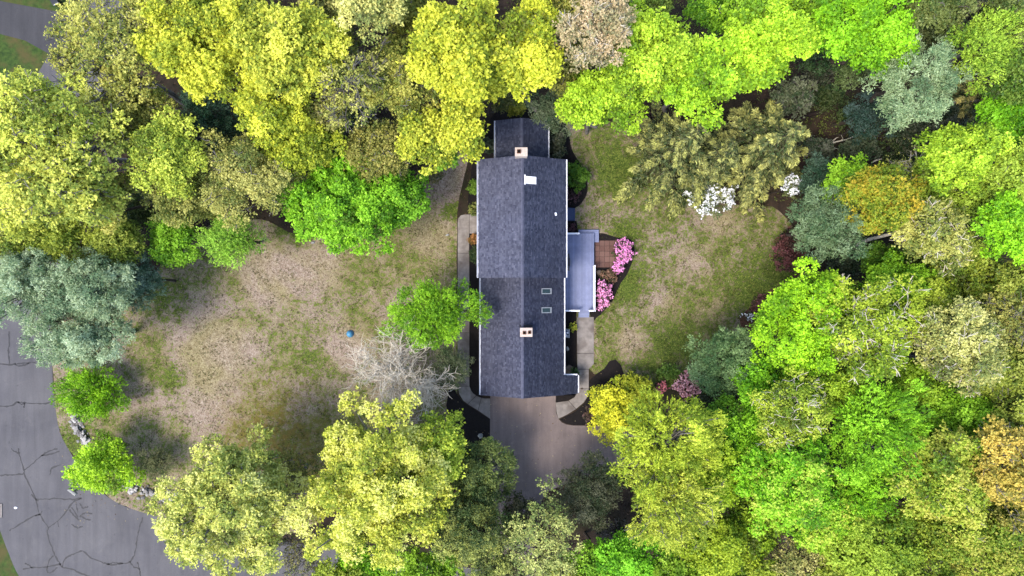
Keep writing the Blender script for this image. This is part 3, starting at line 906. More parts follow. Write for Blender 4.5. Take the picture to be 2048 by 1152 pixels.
fs = [(i, (i + 1) % 9, 9 + (i + 1) % 9, 9 + i) for i in range(9)] + [tuple(range(8, -1, -1)), tuple(range(9, 18))]
bx = MB().add(vs, fs).build('box', M['palestone'], mb)
MB().box(0.101, 0.12, -0.05, -0.02, 1.1, 1.25).build('flag', M['flue'], bx)
mb.rotation_euler = (0, 0, 0.9); mb.scale = (1.6, 1.6, 1.2)
tb = empty('wheeled_bin', W(121, 9)); tag(tb, 'dark wheeled bin with pale lid edge beside the far driveway', 'bin')
MB().hexa([(-0.22, -0.25, 0.05), (0.22, -0.25, 0.05), (0.22, 0.25, 0.05), (-0.22, 0.25, 0.05), (-0.3, -0.34, 1.0), (0.3, -0.34, 1.0), (0.3, 0.34, 1.0), (-0.3, 0.34, 1.0)]).build('body', M['black'], tb)
MB().box(-0.32, 0.32, -0.36, 0.30, 1.0, 1.07).build('lid', M['black'], tb, bevel=0.02)
MB().tube((-0.25, -0.4, 0.98), (0.25, -0.4, 0.98), 0.03).build('handle', M['white'], tb)
tb.rotation_euler = (0, 0, 0.5)
o = MB().cyl(0, 0, 0.0, 0.05, 0.17, 0.15, n=14).build('utility_cap', M['white']); o.location = W(31.5, 1015.5, 0.017); o.scale = (1.0, 0.65, 1)
tag(o, 'small round white cap on the road near the left edge', 'road cap')

# ------------------------------------------------------------------ trees
def unit(a):
    return a / (np.linalg.norm(a, axis=-1, keepdims=True) + 1e-9)


def leaves(P, D, tone, k, spread, ln, wd, dir_bias, up_bias, tjit=0.07, shoot=0.0, R=rng, tri=False):
    """k diamond leaves round every cluster point P (axis D)"""
    n = len(P)
    C = np.repeat(P, k, 0); A = np.repeat(D, k, 0); T = np.repeat(tone, k)
    m = len(C)
    off = R.normal(0, 1, (m, 3)) * spread
    if shoot: off = off * 0.5 + A * R.uniform(-shoot, shoot, (m, 1))
    C = C + off
    a = unit(A * dir_bias + R.normal(0, 1, (m, 3)))
    nrm = unit(np.array([0, 0, up_bias]) + A * 0.5 * up_bias + R.normal(0, 1, (m, 3)))
    b = unit(np.cross(nrm, a))
    nrm = np.cross(a, b)
    s = R.uniform(0.7, 1.3, (m, 1))
    l, w = ln * s, wd * s
    T = np.clip(T + R.normal(0, tjit, m), 0, 1)
    if tri:
        bb = C - a * l * 0.42
        V = np.stack([bb + b * w * 0.62, C + a * l * 0.62 - nrm * l * 0.08, bb - b * w * 0.62], 1).reshape(-1, 3)
        return V, np.arange(3 * m).reshape(-1, 3), T
    v0 = C - a * l * 0.5
    v1 = C + b * w * 0.5 + nrm * w * 0.12
    v2 = C + a * l * 0.5 - nrm * l * 0.1
    v3 = C - b * w * 0.5 + nrm * w * 0.12
    V = np.stack([v0, v1, v2, v3], 1).reshape(-1, 3)
    Q = np.arange(4 * m).reshape(-1, 4)
    return V, Q, T


def segs_mesh(name, S, n=5):
    """S: rows of p0(3) p1(3) r0 r1 -> tapered tubes"""
    S = np.asarray(S, float)
    p0, p1, r0, r1 = S[:, :3], S[:, 3:6], S[:, 6:7], S[:, 7:8]
    d = unit(p1 - p0)
    ref = np.where(np.abs(d[:, 2:3]) > 0.9, np.array([[1.0, 0, 0]]), np.array([[0, 0, 1.0]]))
    u = unit(np.cross(d, ref)); w = np.cross(d, u)
    ang = 2 * np.pi * np.arange(n) / n
    ring = np.cos(ang)[None, :, None] * u[:, None, :] + np.sin(ang)[None, :, None] * w[:, None, :]
    A = p0[:, None] + ring * r0[:, None]; B = p1[:, None] + ring * r1[:, None]
    V = np.concatenate([A, B], 1).reshape(-1, 3)
    i = np.arange(n); j = (i + 1) % n
    q = np.stack([i, j, j + n, i + n], 1)
    Q = (np.arange(len(S))[:, None, None] * 2 * n + q[None]).reshape(-1, 4)
    return np_mesh(name, V, Q, None, True)


def limb(S, p0, p1, r0, r1, R, n=4, sag=0.08):
    p0, p1 = np.array(p0, float), np.array(p1, float)
    L = np.linalg.norm(p1 - p0)
    prev = p0
    for k in range(1, n + 1):
        t = k / n
        p = p0 + (p1 - p0) * t + np.array([0, 0, -sag * L * math.sin(math.pi * t)]) + (R.normal(0, 0.045 * L, 3) if k < n else 0)
        S.append([*prev, *p, r0 + (r1 - r0) * (t - 1 / n), r0 + (r1 - r0) * t])
        prev = p


def grow(S, p, d, L, r, depth, R, up=0.12, spread=0.75, kids=3, ends=None):
    q = p
    nseg = 3 if depth > 1 else 2
    for k in range(nseg):
        d = unit(d + R.normal(0, 0.16, 3) + np.array([0, 0, up * 0.3]))
        e = q + d * L / nseg
        S.append([*q, *e, r * (1 - 0.25 * k / nseg), r * (1 - 0.25 * (k + 1) / nseg)])
        q = e
        if depth > 0 and k < nseg - 1:
            dd = unit(d + R.normal(0, spread, 3) + np.array([0, 0, up]))
            grow(S, q, dd, L * R.uniform(0.5, 0.75), r * 0.6, depth - 1, R, up, spread, kids, ends)
    if depth > 0:
        for _ in range(kids - 1):
            dd = unit(d + R.normal(0, spread, 3) + np.array([0, 0, up]))
            grow(S, q, dd, L * R.uniform(0.6, 0.85), r * 0.7, depth - 1, R, up, spread, kids, ends)
    elif ends is not None:
        ends.append(q)


def shade(c, f, shift=(0, 0, 0)):
    return tuple(float(np.clip(c[i] * f + shift[i], 0, 255)) for i in range(3))


TREES = {'tree': 'woodland and garden trees', 'conifer': 'conifers', 'shrub': 'garden and woodland shrubs'}
MATN = [0]
LEAFK = [0.9]
idx = [0]


def leaf_mat(c, var=0.3, tip=None, trans=0.3, k=None):
    MATN[0] += 1
    c = list(c)
    if c[1] > c[0] and c[2] < 0.55 * c[1]: c[0] += 0.36 * (c[1] - c[0]); c[1] *= 0.965; c = [v * 0.95 for v in c]
    if c[2] < 70: c[2] += 12
    if c[0] > 180 and c[1] > 180 and c[2] < 105: c[0] *= 0.965
    m, nt, b = new_mat('foliage_%d' % MATN[0])
    kk = LEAFK[0] if k is None else k
    dull = tuple(0.62 * (0.65 * c[i] + 0.35 * (108, 106, 66)[i]) for i in range(3))
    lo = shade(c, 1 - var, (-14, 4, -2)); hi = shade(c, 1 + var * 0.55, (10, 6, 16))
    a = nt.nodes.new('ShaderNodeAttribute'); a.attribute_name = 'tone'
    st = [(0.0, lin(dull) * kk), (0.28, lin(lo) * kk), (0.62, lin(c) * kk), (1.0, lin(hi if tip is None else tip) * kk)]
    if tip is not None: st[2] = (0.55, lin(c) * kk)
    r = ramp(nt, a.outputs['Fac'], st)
    col = r.outputs['Color']
    nt.links.new(col, b.inputs['Base Color'])
    b.inputs['Roughness'].default_value = 0.6
    t = nt.nodes.new('ShaderNodeBsdfTranslucent')
    nt.links.new(col, t.inputs['Color'])
    mx = nt.nodes.new('ShaderNodeMixShader'); mx.inputs[0].default_value = trans
    nt.links.new(b.outputs[0], mx.inputs[1]); nt.links.new(t.outputs[0], mx.inputs[2])
    nt.links.new(mx.outputs[0], nt.nodes['Material Output'].inputs['Surface'])
    return m


def place(name, px, py, zc):
    x, y, _ = W(px, py, zc)
    return empty(name, (x, y, 0))


def broad(px, py, rx, ry, top, c, label, name='broadleaf_tree', cat='tree', dens=1.0, leaf=0.22, flat=0.75, sparse=0.0, bark='bark', bough=1.0, tip=None, style='leaf',
          cl=0.2, k=7, branchy=0, lean=(0, 0), hole=0.12, var=0.3, trans=0.38, zmin=-0.35):
    idx[0] += 1
    R = np.random.default_rng(1000 + int(px * 7919 + py * 104729) % 1000003)
    if top >= 9 and cat == 'tree' and px not in (752, 462, 870, 690): rx, ry = rx * 1.08, ry * 1.08
    if px > 1380 and cat == 'tree' and c[2] < 72 and c[1] >= c[0]: c = (c[0] * 0.91, min(c[1] * 1.04, 222), c[2] * 0.8)
    rm = (rx + ry) / 2
    rw_ = rm * (H - top * 0.7) / F
    rz = min(rw_ * flat, top * 0.48)
    zc = top - rz
    t = place(name, px, py, zc + rz * 0.25)
    tag(t, label, cat, TREES.get(cat))
    ax, ay = rx * (H - zc) / F, ry * (H - zc) / F
    rb = bough * np.clip(0.30 * rw_, 0.28, 1.1)
    nbough = int(np.clip(2.6 * (rw_ / rb) ** 2, 7, 110))
    # boughs spread over the crown
    i = np.arange(nbough) + 0.5
    zz_ = 1 - (1 - zmin) * i / nbough
    ph = i * 2.399963 + R.uniform(0, 6)
    rr = np.sqrt(np.clip(1 - zz_ ** 2, 0, 1))
    U = np.stack([rr * np.cos(ph), rr * np.sin(ph), zz_], 1) + R.normal(0, 0.12, (nbough, 3))
    # uneven outline
    ka = R.uniform(0, 6.28, 3)
    mod = 1 + 0.10 * np.sin(2 * ph + ka[0]) + 0.09 * np.sin(3 * ph + ka[1]) + 0.06 * np.sin(5 * ph + ka[2])
    frac = np.clip(R.uniform(0.5, 0.95, nbough) * mod, 0, 1.02)
    frac[:3] = np.maximum(frac[:3], 0.8)
    inset = max(0.25, 1 - rb / max(rw_, 0.1) * 0.8)
    B = U * frac[:, None] * np.array([ax, ay, rz]) * (0.55 + 0.45 * inset)
    B[:, 2] += zc
    B[:, 0] += lean[0] * (B[:, 2] - zc); B[:, 1] += lean[1] * (B[:, 2] - zc)
    ncore = nbough // 4
    Uc = unit(R.normal(0, 1, (ncore, 3)) + np.array([0, 0, 0.6]))
    Bc = Uc * R.uniform(0.2, 0.6, (ncore, 1)) * np.array([ax, ay, rz]); Bc[:, 2] += zc
    B, U = np.concatenate([B, Bc]), np.concatenate([U, Uc])
    nbough += ncore
    rbs = rb * R.uniform(0.75, 1.25, nbough)
    if hole > 0:
        keep = R.uniform(0, 1, nbough) > hole
        keep[:3] = True
        B, rbs, U = B[keep], rbs[keep], U[keep]
    btone = R.normal(0.58, 0.17, len(B))
    tri = True
    sp = 0.38 if leaf >= 0.2 else 0.355
    leaf = leaf * (0.76 if leaf >= 0.2 else 0.82) if leaf > 0.15 else leaf
    if style == 'needle': sp = 0.43
    cl = cl * 0.62
    sp *= 1 / math.sqrt(dens)
    cnt = np.maximum(4, (4 * math.pi * rbs ** 2 * 0.62 / sp ** 2 * 1.25 * (1 - sparse))).astype(int)
    bi = np.repeat(np.arange(len(B)), cnt)
    D = R.normal(0, 1, (len(bi), 3)) + unit(U)[bi] * 0.5 + np.array([0, 0, 0.45])
    D = unit(D)
    sq = np.array([1.1, 1.1, 0.78])
    P = B[bi] + D * sq * rbs[bi][:, None] * (R.uniform(0.25, 1.0, (len(bi), 1)) ** 0.45) * R.uniform(0.85, 1.2, (len(bi), 1))
    ok = D[:, 2] > -0.35
    P, D, bi = P[ok], D[ok], bi[ok]
    out = unit((P - np.array([0, 0, zc - rz * 0.3])) / np.array([ax, ay, rz]))
    ax_ = unit(D * 0.6 + out * 0.6)
    tone = np.clip(btone[bi] + R.normal(0, 0.14, len(bi)), 0, 1)
    if style == 'needle':
        V, Q, T = leaves(P, ax_, tone, k + 4, cl * 1.0, leaf * 0.95, leaf * 0.32, 1.0, 1.2, R=R, tri=tri)
    elif style == 'shoot':
        V, Q, T = leaves(P, unit(out + np.array([0, 0, 0.15])), tone, k, cl * 0.8, leaf * 1.2, leaf * 0.45, 1.4, 1.4, shoot=0.3, R=R, tri=tri)
    else:
        V, Q, T = leaves(P, ax_, tone, k, cl, leaf * (1.12 if tri else 1.0), leaf * (0.9 if tri else 0.75), 0.35, 1.7, R=R, tri=tri)
    cr = link('crown', np_mesh('crown', V, Q, T), leaf_mat(c, var, tip, trans), t)
    # trunk and limbs
    S = []
    tr = max(0.03, rw_ * 0.05)
    fork = np.array([0, 0, max(0.2 * top, zc - rz * 0.75)])
    limb(S, (0, 0, -0.05), fork, tr * 1.25, tr * 0.85, R, 4, 0)
    limb(S, fork, (lean[0], lean[1], zc + rz * 0.35), tr * 0.8, tr * 0.25, R, 4, 0)
    for bcen in B:
        s0 = fork + (np.array([0, 0, zc + rz * 0.3]) - fork) * R.uniform(0, 0.75)
        limb(S, s0, bcen, tr * 0.38, tr * 0.13, R, 3, 0.05)
    link('trunk', segs_mesh('trunk', S, 5), M[bark], t)
    if branchy:
        S = []
        for bcen, rr_, uu in zip(B, rbs, U):
            for _ in range(branchy):
                d = unit(R.normal(0, 0.8, 3) + unit(uu) * 0.7 + np.array([0, 0, 0.35]))
                grow(S, bcen, d, rr_ * 0.75, tr * 0.16 + 0.012, 1, R, 0.15, 0.6, 3)
        link('twigs', segs_mesh('twigs', S, 3), M[bark], t)['kind'] = 'stuff'
    return t


def feathery(px, py, r, top, c, label, name='hemlock_tree', cat='conifer', tip=None, levels=17, droop=0.42, zlow=0.12, dens=1.0, power=0.8, leaf=0.3, bark='bark', sx=1.0):
    """conifer of layered drooping sprays"""
    idx[0] += 1
    R = np.random.default_rng(3000 + int(px * 7919 + py * 104729) % 1000003)
    t = place(name, px, py, top * 0.45)
    tag(t, label, cat, TREES.get(cat))
    rw_ = r * (H - top * 0.4) / F
    P, D, TN = [], [], []
    S = [[0, 0, -0.05, 0, 0, top * 0.5, 0.03 * top * 0.5, 0.02 * top * 0.5], [0, 0, top * 0.5, 0, 0, top * 0.98, 0.02 * top * 0.5, 0.01]]
    for li in range(levels):
        f = (li + 0.5) / levels
        z = top * (zlow + (1 - zlow) * f)
        L0 = rw_ * (1 - f) ** power + 0.25
        nbr = max(4, int(R.integers(6, 9) * (0.6 + 0.4 * (1 - f))))
        a0 = R.uniform(0, 6.28)
        for bi in range(nbr):
            a = a0 + bi * 2 * math.pi / nbr + R.normal(0, 0.2)
            L = L0 * R.uniform(0.5, 1.2)
            o = np.array([math.cos(a) * sx, math.sin(a), 0]); s = np.array([-math.sin(a), math.cos(a), 0])
            nt_ = max(4, int(L * 22 * dens))
            u = np.sqrt(R.uniform(0.02, 1, nt_))
            wv = (0.16 * L + 0.15) * (1.15 - u) * 1.5
            side = R.uniform(-1, 1, nt_)
            p = o[None] * (u * L)[:, None] + s[None] * (side * wv)[:, None]
            p[:, 2] = z + 0.18 * L * u - droop * L * u ** 2 - np.abs(side) * 0.12 + R.normal(0, 0.05, nt_)
            d = o[None] * 1.0 + s[None] * (np.sign(side) * 0.7)[:, None] + np.array([0, 0, 0.12 - droop * 0.8])
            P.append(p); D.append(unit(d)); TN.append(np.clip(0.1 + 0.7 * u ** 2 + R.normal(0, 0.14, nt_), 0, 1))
            S.append([0, 0, z, *(o * L * 0.5 + np.array([0, 0, z + 0.09 * L - droop * L * .25])), 0.03 + 0.008 * L, 0.02])
            S.append([*(o * L * 0.5 + np.array([0, 0, z + 0.09 * L - droop * L * .25])), *(o * L * .95 + np.array([0, 0, z + (0.17 - droop * .9) * L])), 0.02, 0.006])
    P, D, TN = np.concatenate(P), np.concatenate(D), np.concatenate(TN)
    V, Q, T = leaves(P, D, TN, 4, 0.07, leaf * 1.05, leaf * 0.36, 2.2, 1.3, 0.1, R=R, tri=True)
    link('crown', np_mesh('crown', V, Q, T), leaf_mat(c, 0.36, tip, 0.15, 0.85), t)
    link('trunk', segs_mesh('trunk', S, 5), M[bark], t)
    return t


def bare(px, py, r, top, label, name='bare_tree', bark='barkpale', depth=4, zf=0.35, limbs=9, buds=None, up=0.15, spread=0.7, r0=0.09, kids=3, thin=False):
    idx[0] += 1
    R = np.random.default_rng(5000 + int(px * 7919 + py * 104729) % 1000003)
    t = place(name, px, py, top * 0.75)
    tag(t, label, 'tree', TREES['tree'])
    rw_ = r * (H - top * 0.75) / F
    S, ends = [], []
    limb(S, (0, 0, -0.05), (0, 0, top * zf), r0 * 2, r0 * 1.5, R, 3, 0)
    link('trunk', segs_mesh('trunk', S, 7), M[bark], t)
    S = []
    for i in range(limbs):
        a = 2.399963 * i + R.normal(0, 0.2)
        el = R.uniform(0.35, 1.2)
        d = np.array([math.cos(a) * math.cos(el), math.sin(a) * math.cos(el), math.sin(el)])
        grow(S, np.array([0, 0, top * zf * R.uniform(0.8, 1.0)]), d, rw_ * 0.42, r0, depth, R, up, spread, kids, ends)
    link('branches', segs_mesh('branches', S, 4), M[bark], t)
    if buds:
        c, n, leaf = buds
        E = np.array(ends)
        E = np.repeat(E, n, 0) + R.normal(0, 0.22, (len(E) * n, 3))
        V, Q, T = leaves(E, unit(R.normal(0, 1, E.shape) + np.array([0, 0, .7])), np.clip(R.normal(0.5, 0.2, len(E)), 0, 1), 3, 0.1, leaf, leaf * 0.7, 0.4, 0.8, R=R)
        link('crown', np_mesh('crown', V, Q, T), leaf_mat(c, 0.2, None, 0.3), t)
    return t


def blossom(px, py, rx, ry, top, cg, cf, label, name, nf=1.0, seed=0, fsize=0.17):
    t = broad(px, py, rx, ry, top, cg, label, name, 'shrub', leaf=0.12, cl=0.12, k=6, bough=0.8, hole=0.05, dens=0.8, sparse=0.3)
    cr = [o for o in t.children if o.name.startswith('crown')][0]
    R = np.random.default_rng(8000 + seed)
    n = len(cr.data.vertices)
    co = np.empty(n * 3, np.float32); cr.data.vertices.foreach_get('co', co); co = co.reshape(-1, 3)
    zmed = np.quantile(co[:, 2], 0.25)
    cand = co[co[:, 2] > zmed]
    P = cand[R.integers(0, len(cand), int(len(cand) * 0.05 * nf))]
    c = P.mean(0) - np.array([0, 0, 0.4])
    D = unit(P - c)
    P = P + D * 0.08
    V, Q, T = leaves(P, D, R.uniform(0.2, 1, len(P)), 6, 0.09, fsize, fsize * 0.9, 0.2, 1.2, R=R)
    link('blossoms', np_mesh('blossoms', V, Q, T), tone_mat('petals_%d' % seed, shade(cf, 0.8), shade(cf, 1.12, (8, 20, 16)), 0.6, 0.2, 0.25, 0.95), t)
    return t


YEL, YEL2, LIME, GRN, VIV = (212, 217, 50), (206, 206, 84), (158, 218, 40), (112, 190, 28), (104, 204, 22)
OLV, MUT, CRM, BLU, DRK = (160, 166, 56), (166, 170, 88), (206, 204, 128), (156, 174, 130), (66, 84, 46)

# --- woods at top left
broad(212, 118, 118, 122, 17, (180, 190, 84), 'pale yellow green tree with grey limbs showing, by the far driveway', dens=0.8, sparse=0.25, branchy=3, bark='barkgrey', leaf=0.2, hole=0.2)
broad(60, 250, 120, 120, 19, (208, 206, 84), 'large pale yellow tree at the left edge below the far driveway', dens=0.8, sparse=0.15, branchy=2, bark='barkgrey', leaf=0.22)
broad(120, 350, 140, 105, 18, (206, 202, 86), 'wide buff yellow tree at left above the blue pines', dens=0.8, sparse=0.15, branchy=2, bark='barkgrey', leaf=0.22)
broad(395, 85, 105, 100, 18, YEL, 'bright yellow tree at top left beside the pale grey limbed tree', leaf=0.24, bark='barkgrey')
broad(575, 95, 100, 95, 19, (208, 213, 58), 'tall bright yellow tree at the top, left of the bare grey limbs', leaf=0.24, bark='barkgrey')
broad(535, 205, 72, 70, 16, (214, 220, 50), 'yellow tree just right of the dark pine in the upper left woods', leaf=0.22)
broad(600, 280, 78, 62, 13, (190, 204, 44), 'yellow green tree directly above the vivid green maple', leaf=0.2)
broad(332, 308, 70, 66, 15, (194, 214, 62), 'round yellow green tree below the dark pine at upper left', leaf=0.18, hole=0.05)
broad(490, 352, 92, 86, 14, (168, 176, 84), 'dull olive yellow round tree left of the vivid green maple', leaf=0.16, bark='barkgrey', branchy=2, dens=0.9)
broad(345, 385, 58, 48, 12, (160, 170, 66), 'small olive tree under the round yellow green tree', leaf=0.17)
broad(415, 235, 55, 70, 13, (58, 84, 48), 'dark green pine in the shade of the upper left woods', 'pine_tree', 'conifer', style='needle', leaf=0.26, k=8, flat=1.2)
broad(110, 470, 95, 62, 11, (150, 180, 46), 'green and yellow tree above the large blue pine at left', leaf=0.2)
broad(232, 490, 48, 60, 10, (136, 166, 44), 'small olive green tree at the upper edge of the blue pines', leaf=0.18)
broad(344, 480, 52, 50, 8, (100, 184, 24), 'small round bright green tree at the upper left lawn edge', leaf=0.17, hole=0.03)
broad(463, 475, 66, 55, 8.5, (128, 206, 52), 'light green small tree at the top edge of the front lawn', leaf=0.16, style='shoot')
broad(700, 160, 82, 85, 17, (172, 172, 82), 'thin tree with bare grey limbs and few olive leaves at top', dens=0.6, sparse=0.55, branchy=6, bark='barkgrey', leaf=0.17, hole=0.3)
broad(735, 12, 70, 40, 19, (204, 200, 112), 'cream leaved tree at the top edge above the bare grey limbs', leaf=0.2, cl=0.24)
broad(840, 55, 58, 60, 13, (136, 146, 44), 'dull olive tree at the top between cream and golden trees', leaf=0.2, dens=0.8)
broad(922, 95, 90, 92, 19, YEL, 'tall golden yellow tree at top, up and left of the house', leaf=0.27, cl=0.26, hole=0.2, bark='barkgrey')
broad(917, 246, 44, 60, 14, (216, 221, 54), 'golden yellow tree overhanging the upper left corner of the house', leaf=0.27, cl=0.26, hole=0.05)
broad(845, 275, 52, 58, 14, (206, 212, 52), 'golden yellow tree between vivid green maple and house', leaf=0.25, cl=0.24)
broad(885, 275, 40, 52, 9, (86, 170, 20), 'deep green tree underneath the golden trees beside the house', leaf=0.18)
broad(755, 300, 70, 58, 11, (162, 166, 76), 'dull grey olive tree right above the vivid green maple', leaf=0.17, bark='barkgrey', branchy=2, dens=0.8)
broad(695, 240, 68, 48, 10, (66, 78, 56), 'grey green dark pine beneath the bare grey limbs', 'pine_tree', 'conifer', style='needle', leaf=0.26, k=8)
broad(1062, 92, 56, 98, 18, (212, 220, 46), 'golden green tree straight above the house', leaf=0.25, cl=0.24, bark='barkgrey')
broad(590, 145, 30, 34, 9, (70, 150, 14), 'deep green small tree glimpsed between the bright yellow trees', leaf=0.17)
broad(495, 25, 44, 40, 12, (150, 160, 40), 'olive tree at the top edge between two bright yellow trees', leaf=0.2)
broad(275, 40, 40, 45, 12, (150, 165, 60), 'dull green tree at the top edge right of the far lawn', leaf=0.2, dens=0.8)
broad(690, 408, 126, 98, 12.0, (110, 206, 28), 'large vivid green maple on the upper front lawn', leaf=0.22, hole=0.0, dens=1.15, bough=0.75)
broad(800, 400, 50, 62, 9.0, (84, 176, 20), 'darker green tree tucked behind the right of the vivid green maple', leaf=0.2, hole=0.03)
# fill between the crowns
broad(275, 225, 62, 66, 13, (164, 172, 66), 'olive yellow tree left of the dark pine at upper left', leaf=0.19, branchy=1, bark='barkgrey')
broad(640, 175, 66, 72, 14, (170, 172, 72), 'olive tree left of the thin tree with bare grey limbs', leaf=0.19, branchy=2, bark='barkgrey', sparse=0.2)
broad(790, 165, 66, 74, 15, (178, 186, 66), 'olive yellow tree right of the thin tree with bare grey limbs', leaf=0.19, branchy=3, bark='barkgrey', sparse=0.2)
broad(660, 60, 50, 56, 14, (150, 158, 56), 'olive tree below the cream leaved tree at the top', leaf=0.19, branchy=1, bark='barkgrey')
broad(985, 158, 40, 40, 12, (196, 208, 48), 'golden green tree between tall golden tree and small rear roof', leaf=0.23)
broad(1135, 130, 45, 75, 12, (150, 156, 52), 'dull olive tree left of the pinkish budding tree', leaf=0.18, branchy=2, bark='barkgrey', sparse=0.2)
broad(540, 300, 52, 46, 10, (176, 188, 50), 'yellow olive tree above the dull olive yellow round tree', leaf=0.19)
broad(420, 390, 46, 48, 9, (140, 152, 50), 'shaded olive tree left of the dull olive yellow round tree', leaf=0.17)
broad(200, 400, 62, 52, 13, (176, 182, 66), 'buff olive tree at the right foot of the wide buff yellow tree', leaf=0.19)
broad(40, 420, 60, 52, 13, (190, 190, 72), 'yellow tree at the left edge above the blue pines', leaf=0.19)
broad(30, 490, 45, 40, 10, (150, 170, 50), 'green olive tree on the left edge touching the blue pines', leaf=0.18)

# --- woods at the top right
broad(1195, 55, 70, 78, 19, (190, 170, 126), 'pinkish tan budding tree at the top edge right of centre', 'budding_tree', leaf=0.15, sparse=0.3, branchy=4, bark='barkpale', var=0.2)
broad(1300, 108, 88, 90, 17, LIME, 'large lime green tree right of the pinkish budding tree', leaf=0.23, bark='barkgrey', bough=0.8)
broad(1410, 148, 90, 78, 16.5, (160, 220, 42), 'lime green tree above the olive hemlocks', leaf=0.23, bark='barkgrey', bough=0.8)
broad(1205, 200, 82, 58, 14, (152, 218, 36), 'lime green tree overhanging the lawn up and right of the house', leaf=0.22, bark='barkgrey', bough=0.8)
broad(1530, 80, 85, 98, 17, (166, 214, 42), 'yellowish lime tree at the top, left of the woodland gap', leaf=0.23, bark='barkgrey')
broad(1750, 45, 110, 92, 17, (120, 200, 22), 'fresh green tree at the top above the blue green pine', leaf=0.22, bough=0.8)
broad(1440, 20, 60, 40, 11, (92, 160, 22), 'darker green tree at the top edge behind the lime trees', leaf=0.2)
broad(1620, 70, 40, 70, 9, (52, 84, 40), 'shadowy dark green tree between lime and fresh green trees', leaf=0.2, dens=0.8)
broad(1115, 222, 62, 45, 8, (92, 104, 72), 'grey green pine leaning over the small rear roof', 'pine_tree', 'conifer', style='needle', leaf=0.26, k=7, hole=0.1)
feathery(1350, 300, 112, 15, (116, 124, 54), 'olive hemlock nearest the house on the back lawn edge', tip=(180, 182, 96))
feathery(1420, 325, 88, 13, (108, 118, 52), 'middle olive hemlock over the white dogwood', tip=(174, 176, 92))
feathery(1522, 300, 124, 16, (120, 128, 56), 'tallest olive hemlock with yellowish tips beside the woodland gap', tip=(192, 190, 102))
feathery(1935, 35, 70, 17, (104, 100, 62), 'grey brown hemlock at the top right edge', tip=(150, 142, 90))
broad(1975, 85, 66, 70, 17, (156, 194, 56), 'light green tree in the top right corner woods', leaf=0.2, style='shoot')
broad(1835, 165, 92, 92, 17, (148, 168, 118), 'blue green pine in the upper right woods', 'pine_tree', 'conifer', style='needle', leaf=0.28, k=8, flat=0.9, bough=0.7, hole=0.18)
feathery(1955, 190, 72, 15, (120, 118, 56), 'olive hemlock right of the blue green pine', tip=(182, 168, 96))
broad(2030, 235, 60, 60, 14, (96, 184, 20), 'deep fresh green tree on the right edge below the hemlock', leaf=0.21)
broad(1740, 235, 55, 42, 8, (62, 84, 60), 'dark pine in the shade of the woodland gap', 'pine_tree', 'conifer', style='needle', leaf=0.26, k=7)
broad(1850, 270, 60, 34, 8, (74, 86, 44), 'shaded olive bush below the blue green pine', 'woodland_bush', 'shrub', leaf=0.2, dens=0.8)
broad(1930, 310, 85, 62, 16, (168, 206, 48), 'yellow green tree at right above the white limbed tree', leaf=0.21, bough=0.8)
bare(1985, 365, 130, 20, 'pale limbed tree with sparse cream leaves at the right edge', 'sparse_tree', 'barkpale', depth=4, limbs=10, buds=((186, 196, 100), 2, 0.17), r0=0.09)
broad(1985, 395, 75, 55, 13, (158, 188, 60), 'yellow green tree under the pale limbed tree at the right edge', leaf=0.2)
broad(1705, 365, 55, 45, 12, (116, 176, 24), 'green tree touching the upper left of the orange tree', leaf=0.19)
broad(1775, 398, 84, 66, 15, (152, 166, 40), 'orange yellow tree in the right hand woods', leaf=0.18, tip=(196, 168, 52), var=0.3, bough=0.75, hole=0.03)
broad(1660, 452, 76, 82, 13, (114, 136, 92), 'blue green spruce at the right edge of the back lawn', 'spruce_tree', 'conifer', style='needle', leaf=0.27, k=8, flat=0.95, bough=0.75)
broad(1635, 360, 38, 42, 9, (74, 98, 74), 'dark blue green young pine beside the tallest hemlock', 'pine_tree', 'conifer', style='needle', leaf=0.25, k=7)
broad(1765, 520, 48, 34, 8, (92, 148, 32), 'small green tree below the orange tree', leaf=0.17)
broad(1875, 470, 75, 58, 15, (172, 184, 84), 'pale cream green tree right of the orange tree', leaf=0.18, sparse=0.25, branchy=3, bark='barkpale', dens=0.85)
broad(2012, 465, 58, 62, 16, (132, 216, 28), 'vivid lime tree on the right edge at mid height', leaf=0.22)
broad(1945, 560, 85, 52, 12, (142, 152, 40), 'dull olive tree right of the lime woods at mid height', leaf=0.19, dens=0.8, branchy=1, bark='barkgrey')
broad(2030, 640, 70, 80, 15, (160, 158, 62), 'dull straw tree with grey limbs on the right edge', leaf=0.17, sparse=0.4, branchy=4, bark='barkgrey', dens=0.8)
broad(1800, 570, 70, 45, 12, (110, 176, 24), 'fresh green tree above the sparse pale limbed tree', leaf=0.19)

# --- woods at the right and bottom right
broad(1590, 195, 44, 40, 7, (96, 104, 60), 'grey olive brush left of the fallen trunk', 'woodland_bush', 'shrub', leaf=0.15, sparse=0.3, branchy=3, bark='barkgrey')
broad(1640, 300, 40, 30, 4, (80, 86, 52), 'dull brush under the bleached dead branch', 'woodland_bush', 'shrub', leaf=0.15, sparse=0.3, branchy=2, bark='barkgrey')
broad(1720, 300, 40, 30, 5, (70, 92, 48), 'dull green brush between dead branch and blue green pine', 'woodland_bush', 'shrub', leaf=0.15, sparse=0.2, branchy=1)
broad(1700, 140, 42, 40, 8, (88, 110, 56), 'grey green shaded tree under the fresh green tree', leaf=0.16, sparse=0.2)
broad(1620, 20, 52, 48, 14, (140, 196, 36), 'lime green tree at the top edge left of the fresh green tree', leaf=0.2)
broad(1880, 60, 40, 44, 12, (96, 104, 56), 'dark grey olive tree behind the blue green pine at top right', leaf=0.19)
broad(1870, 380, 50, 62, 12, (146, 172, 50), 'olive green tree between the orange tree and the pale limbed tree', leaf=0.19)
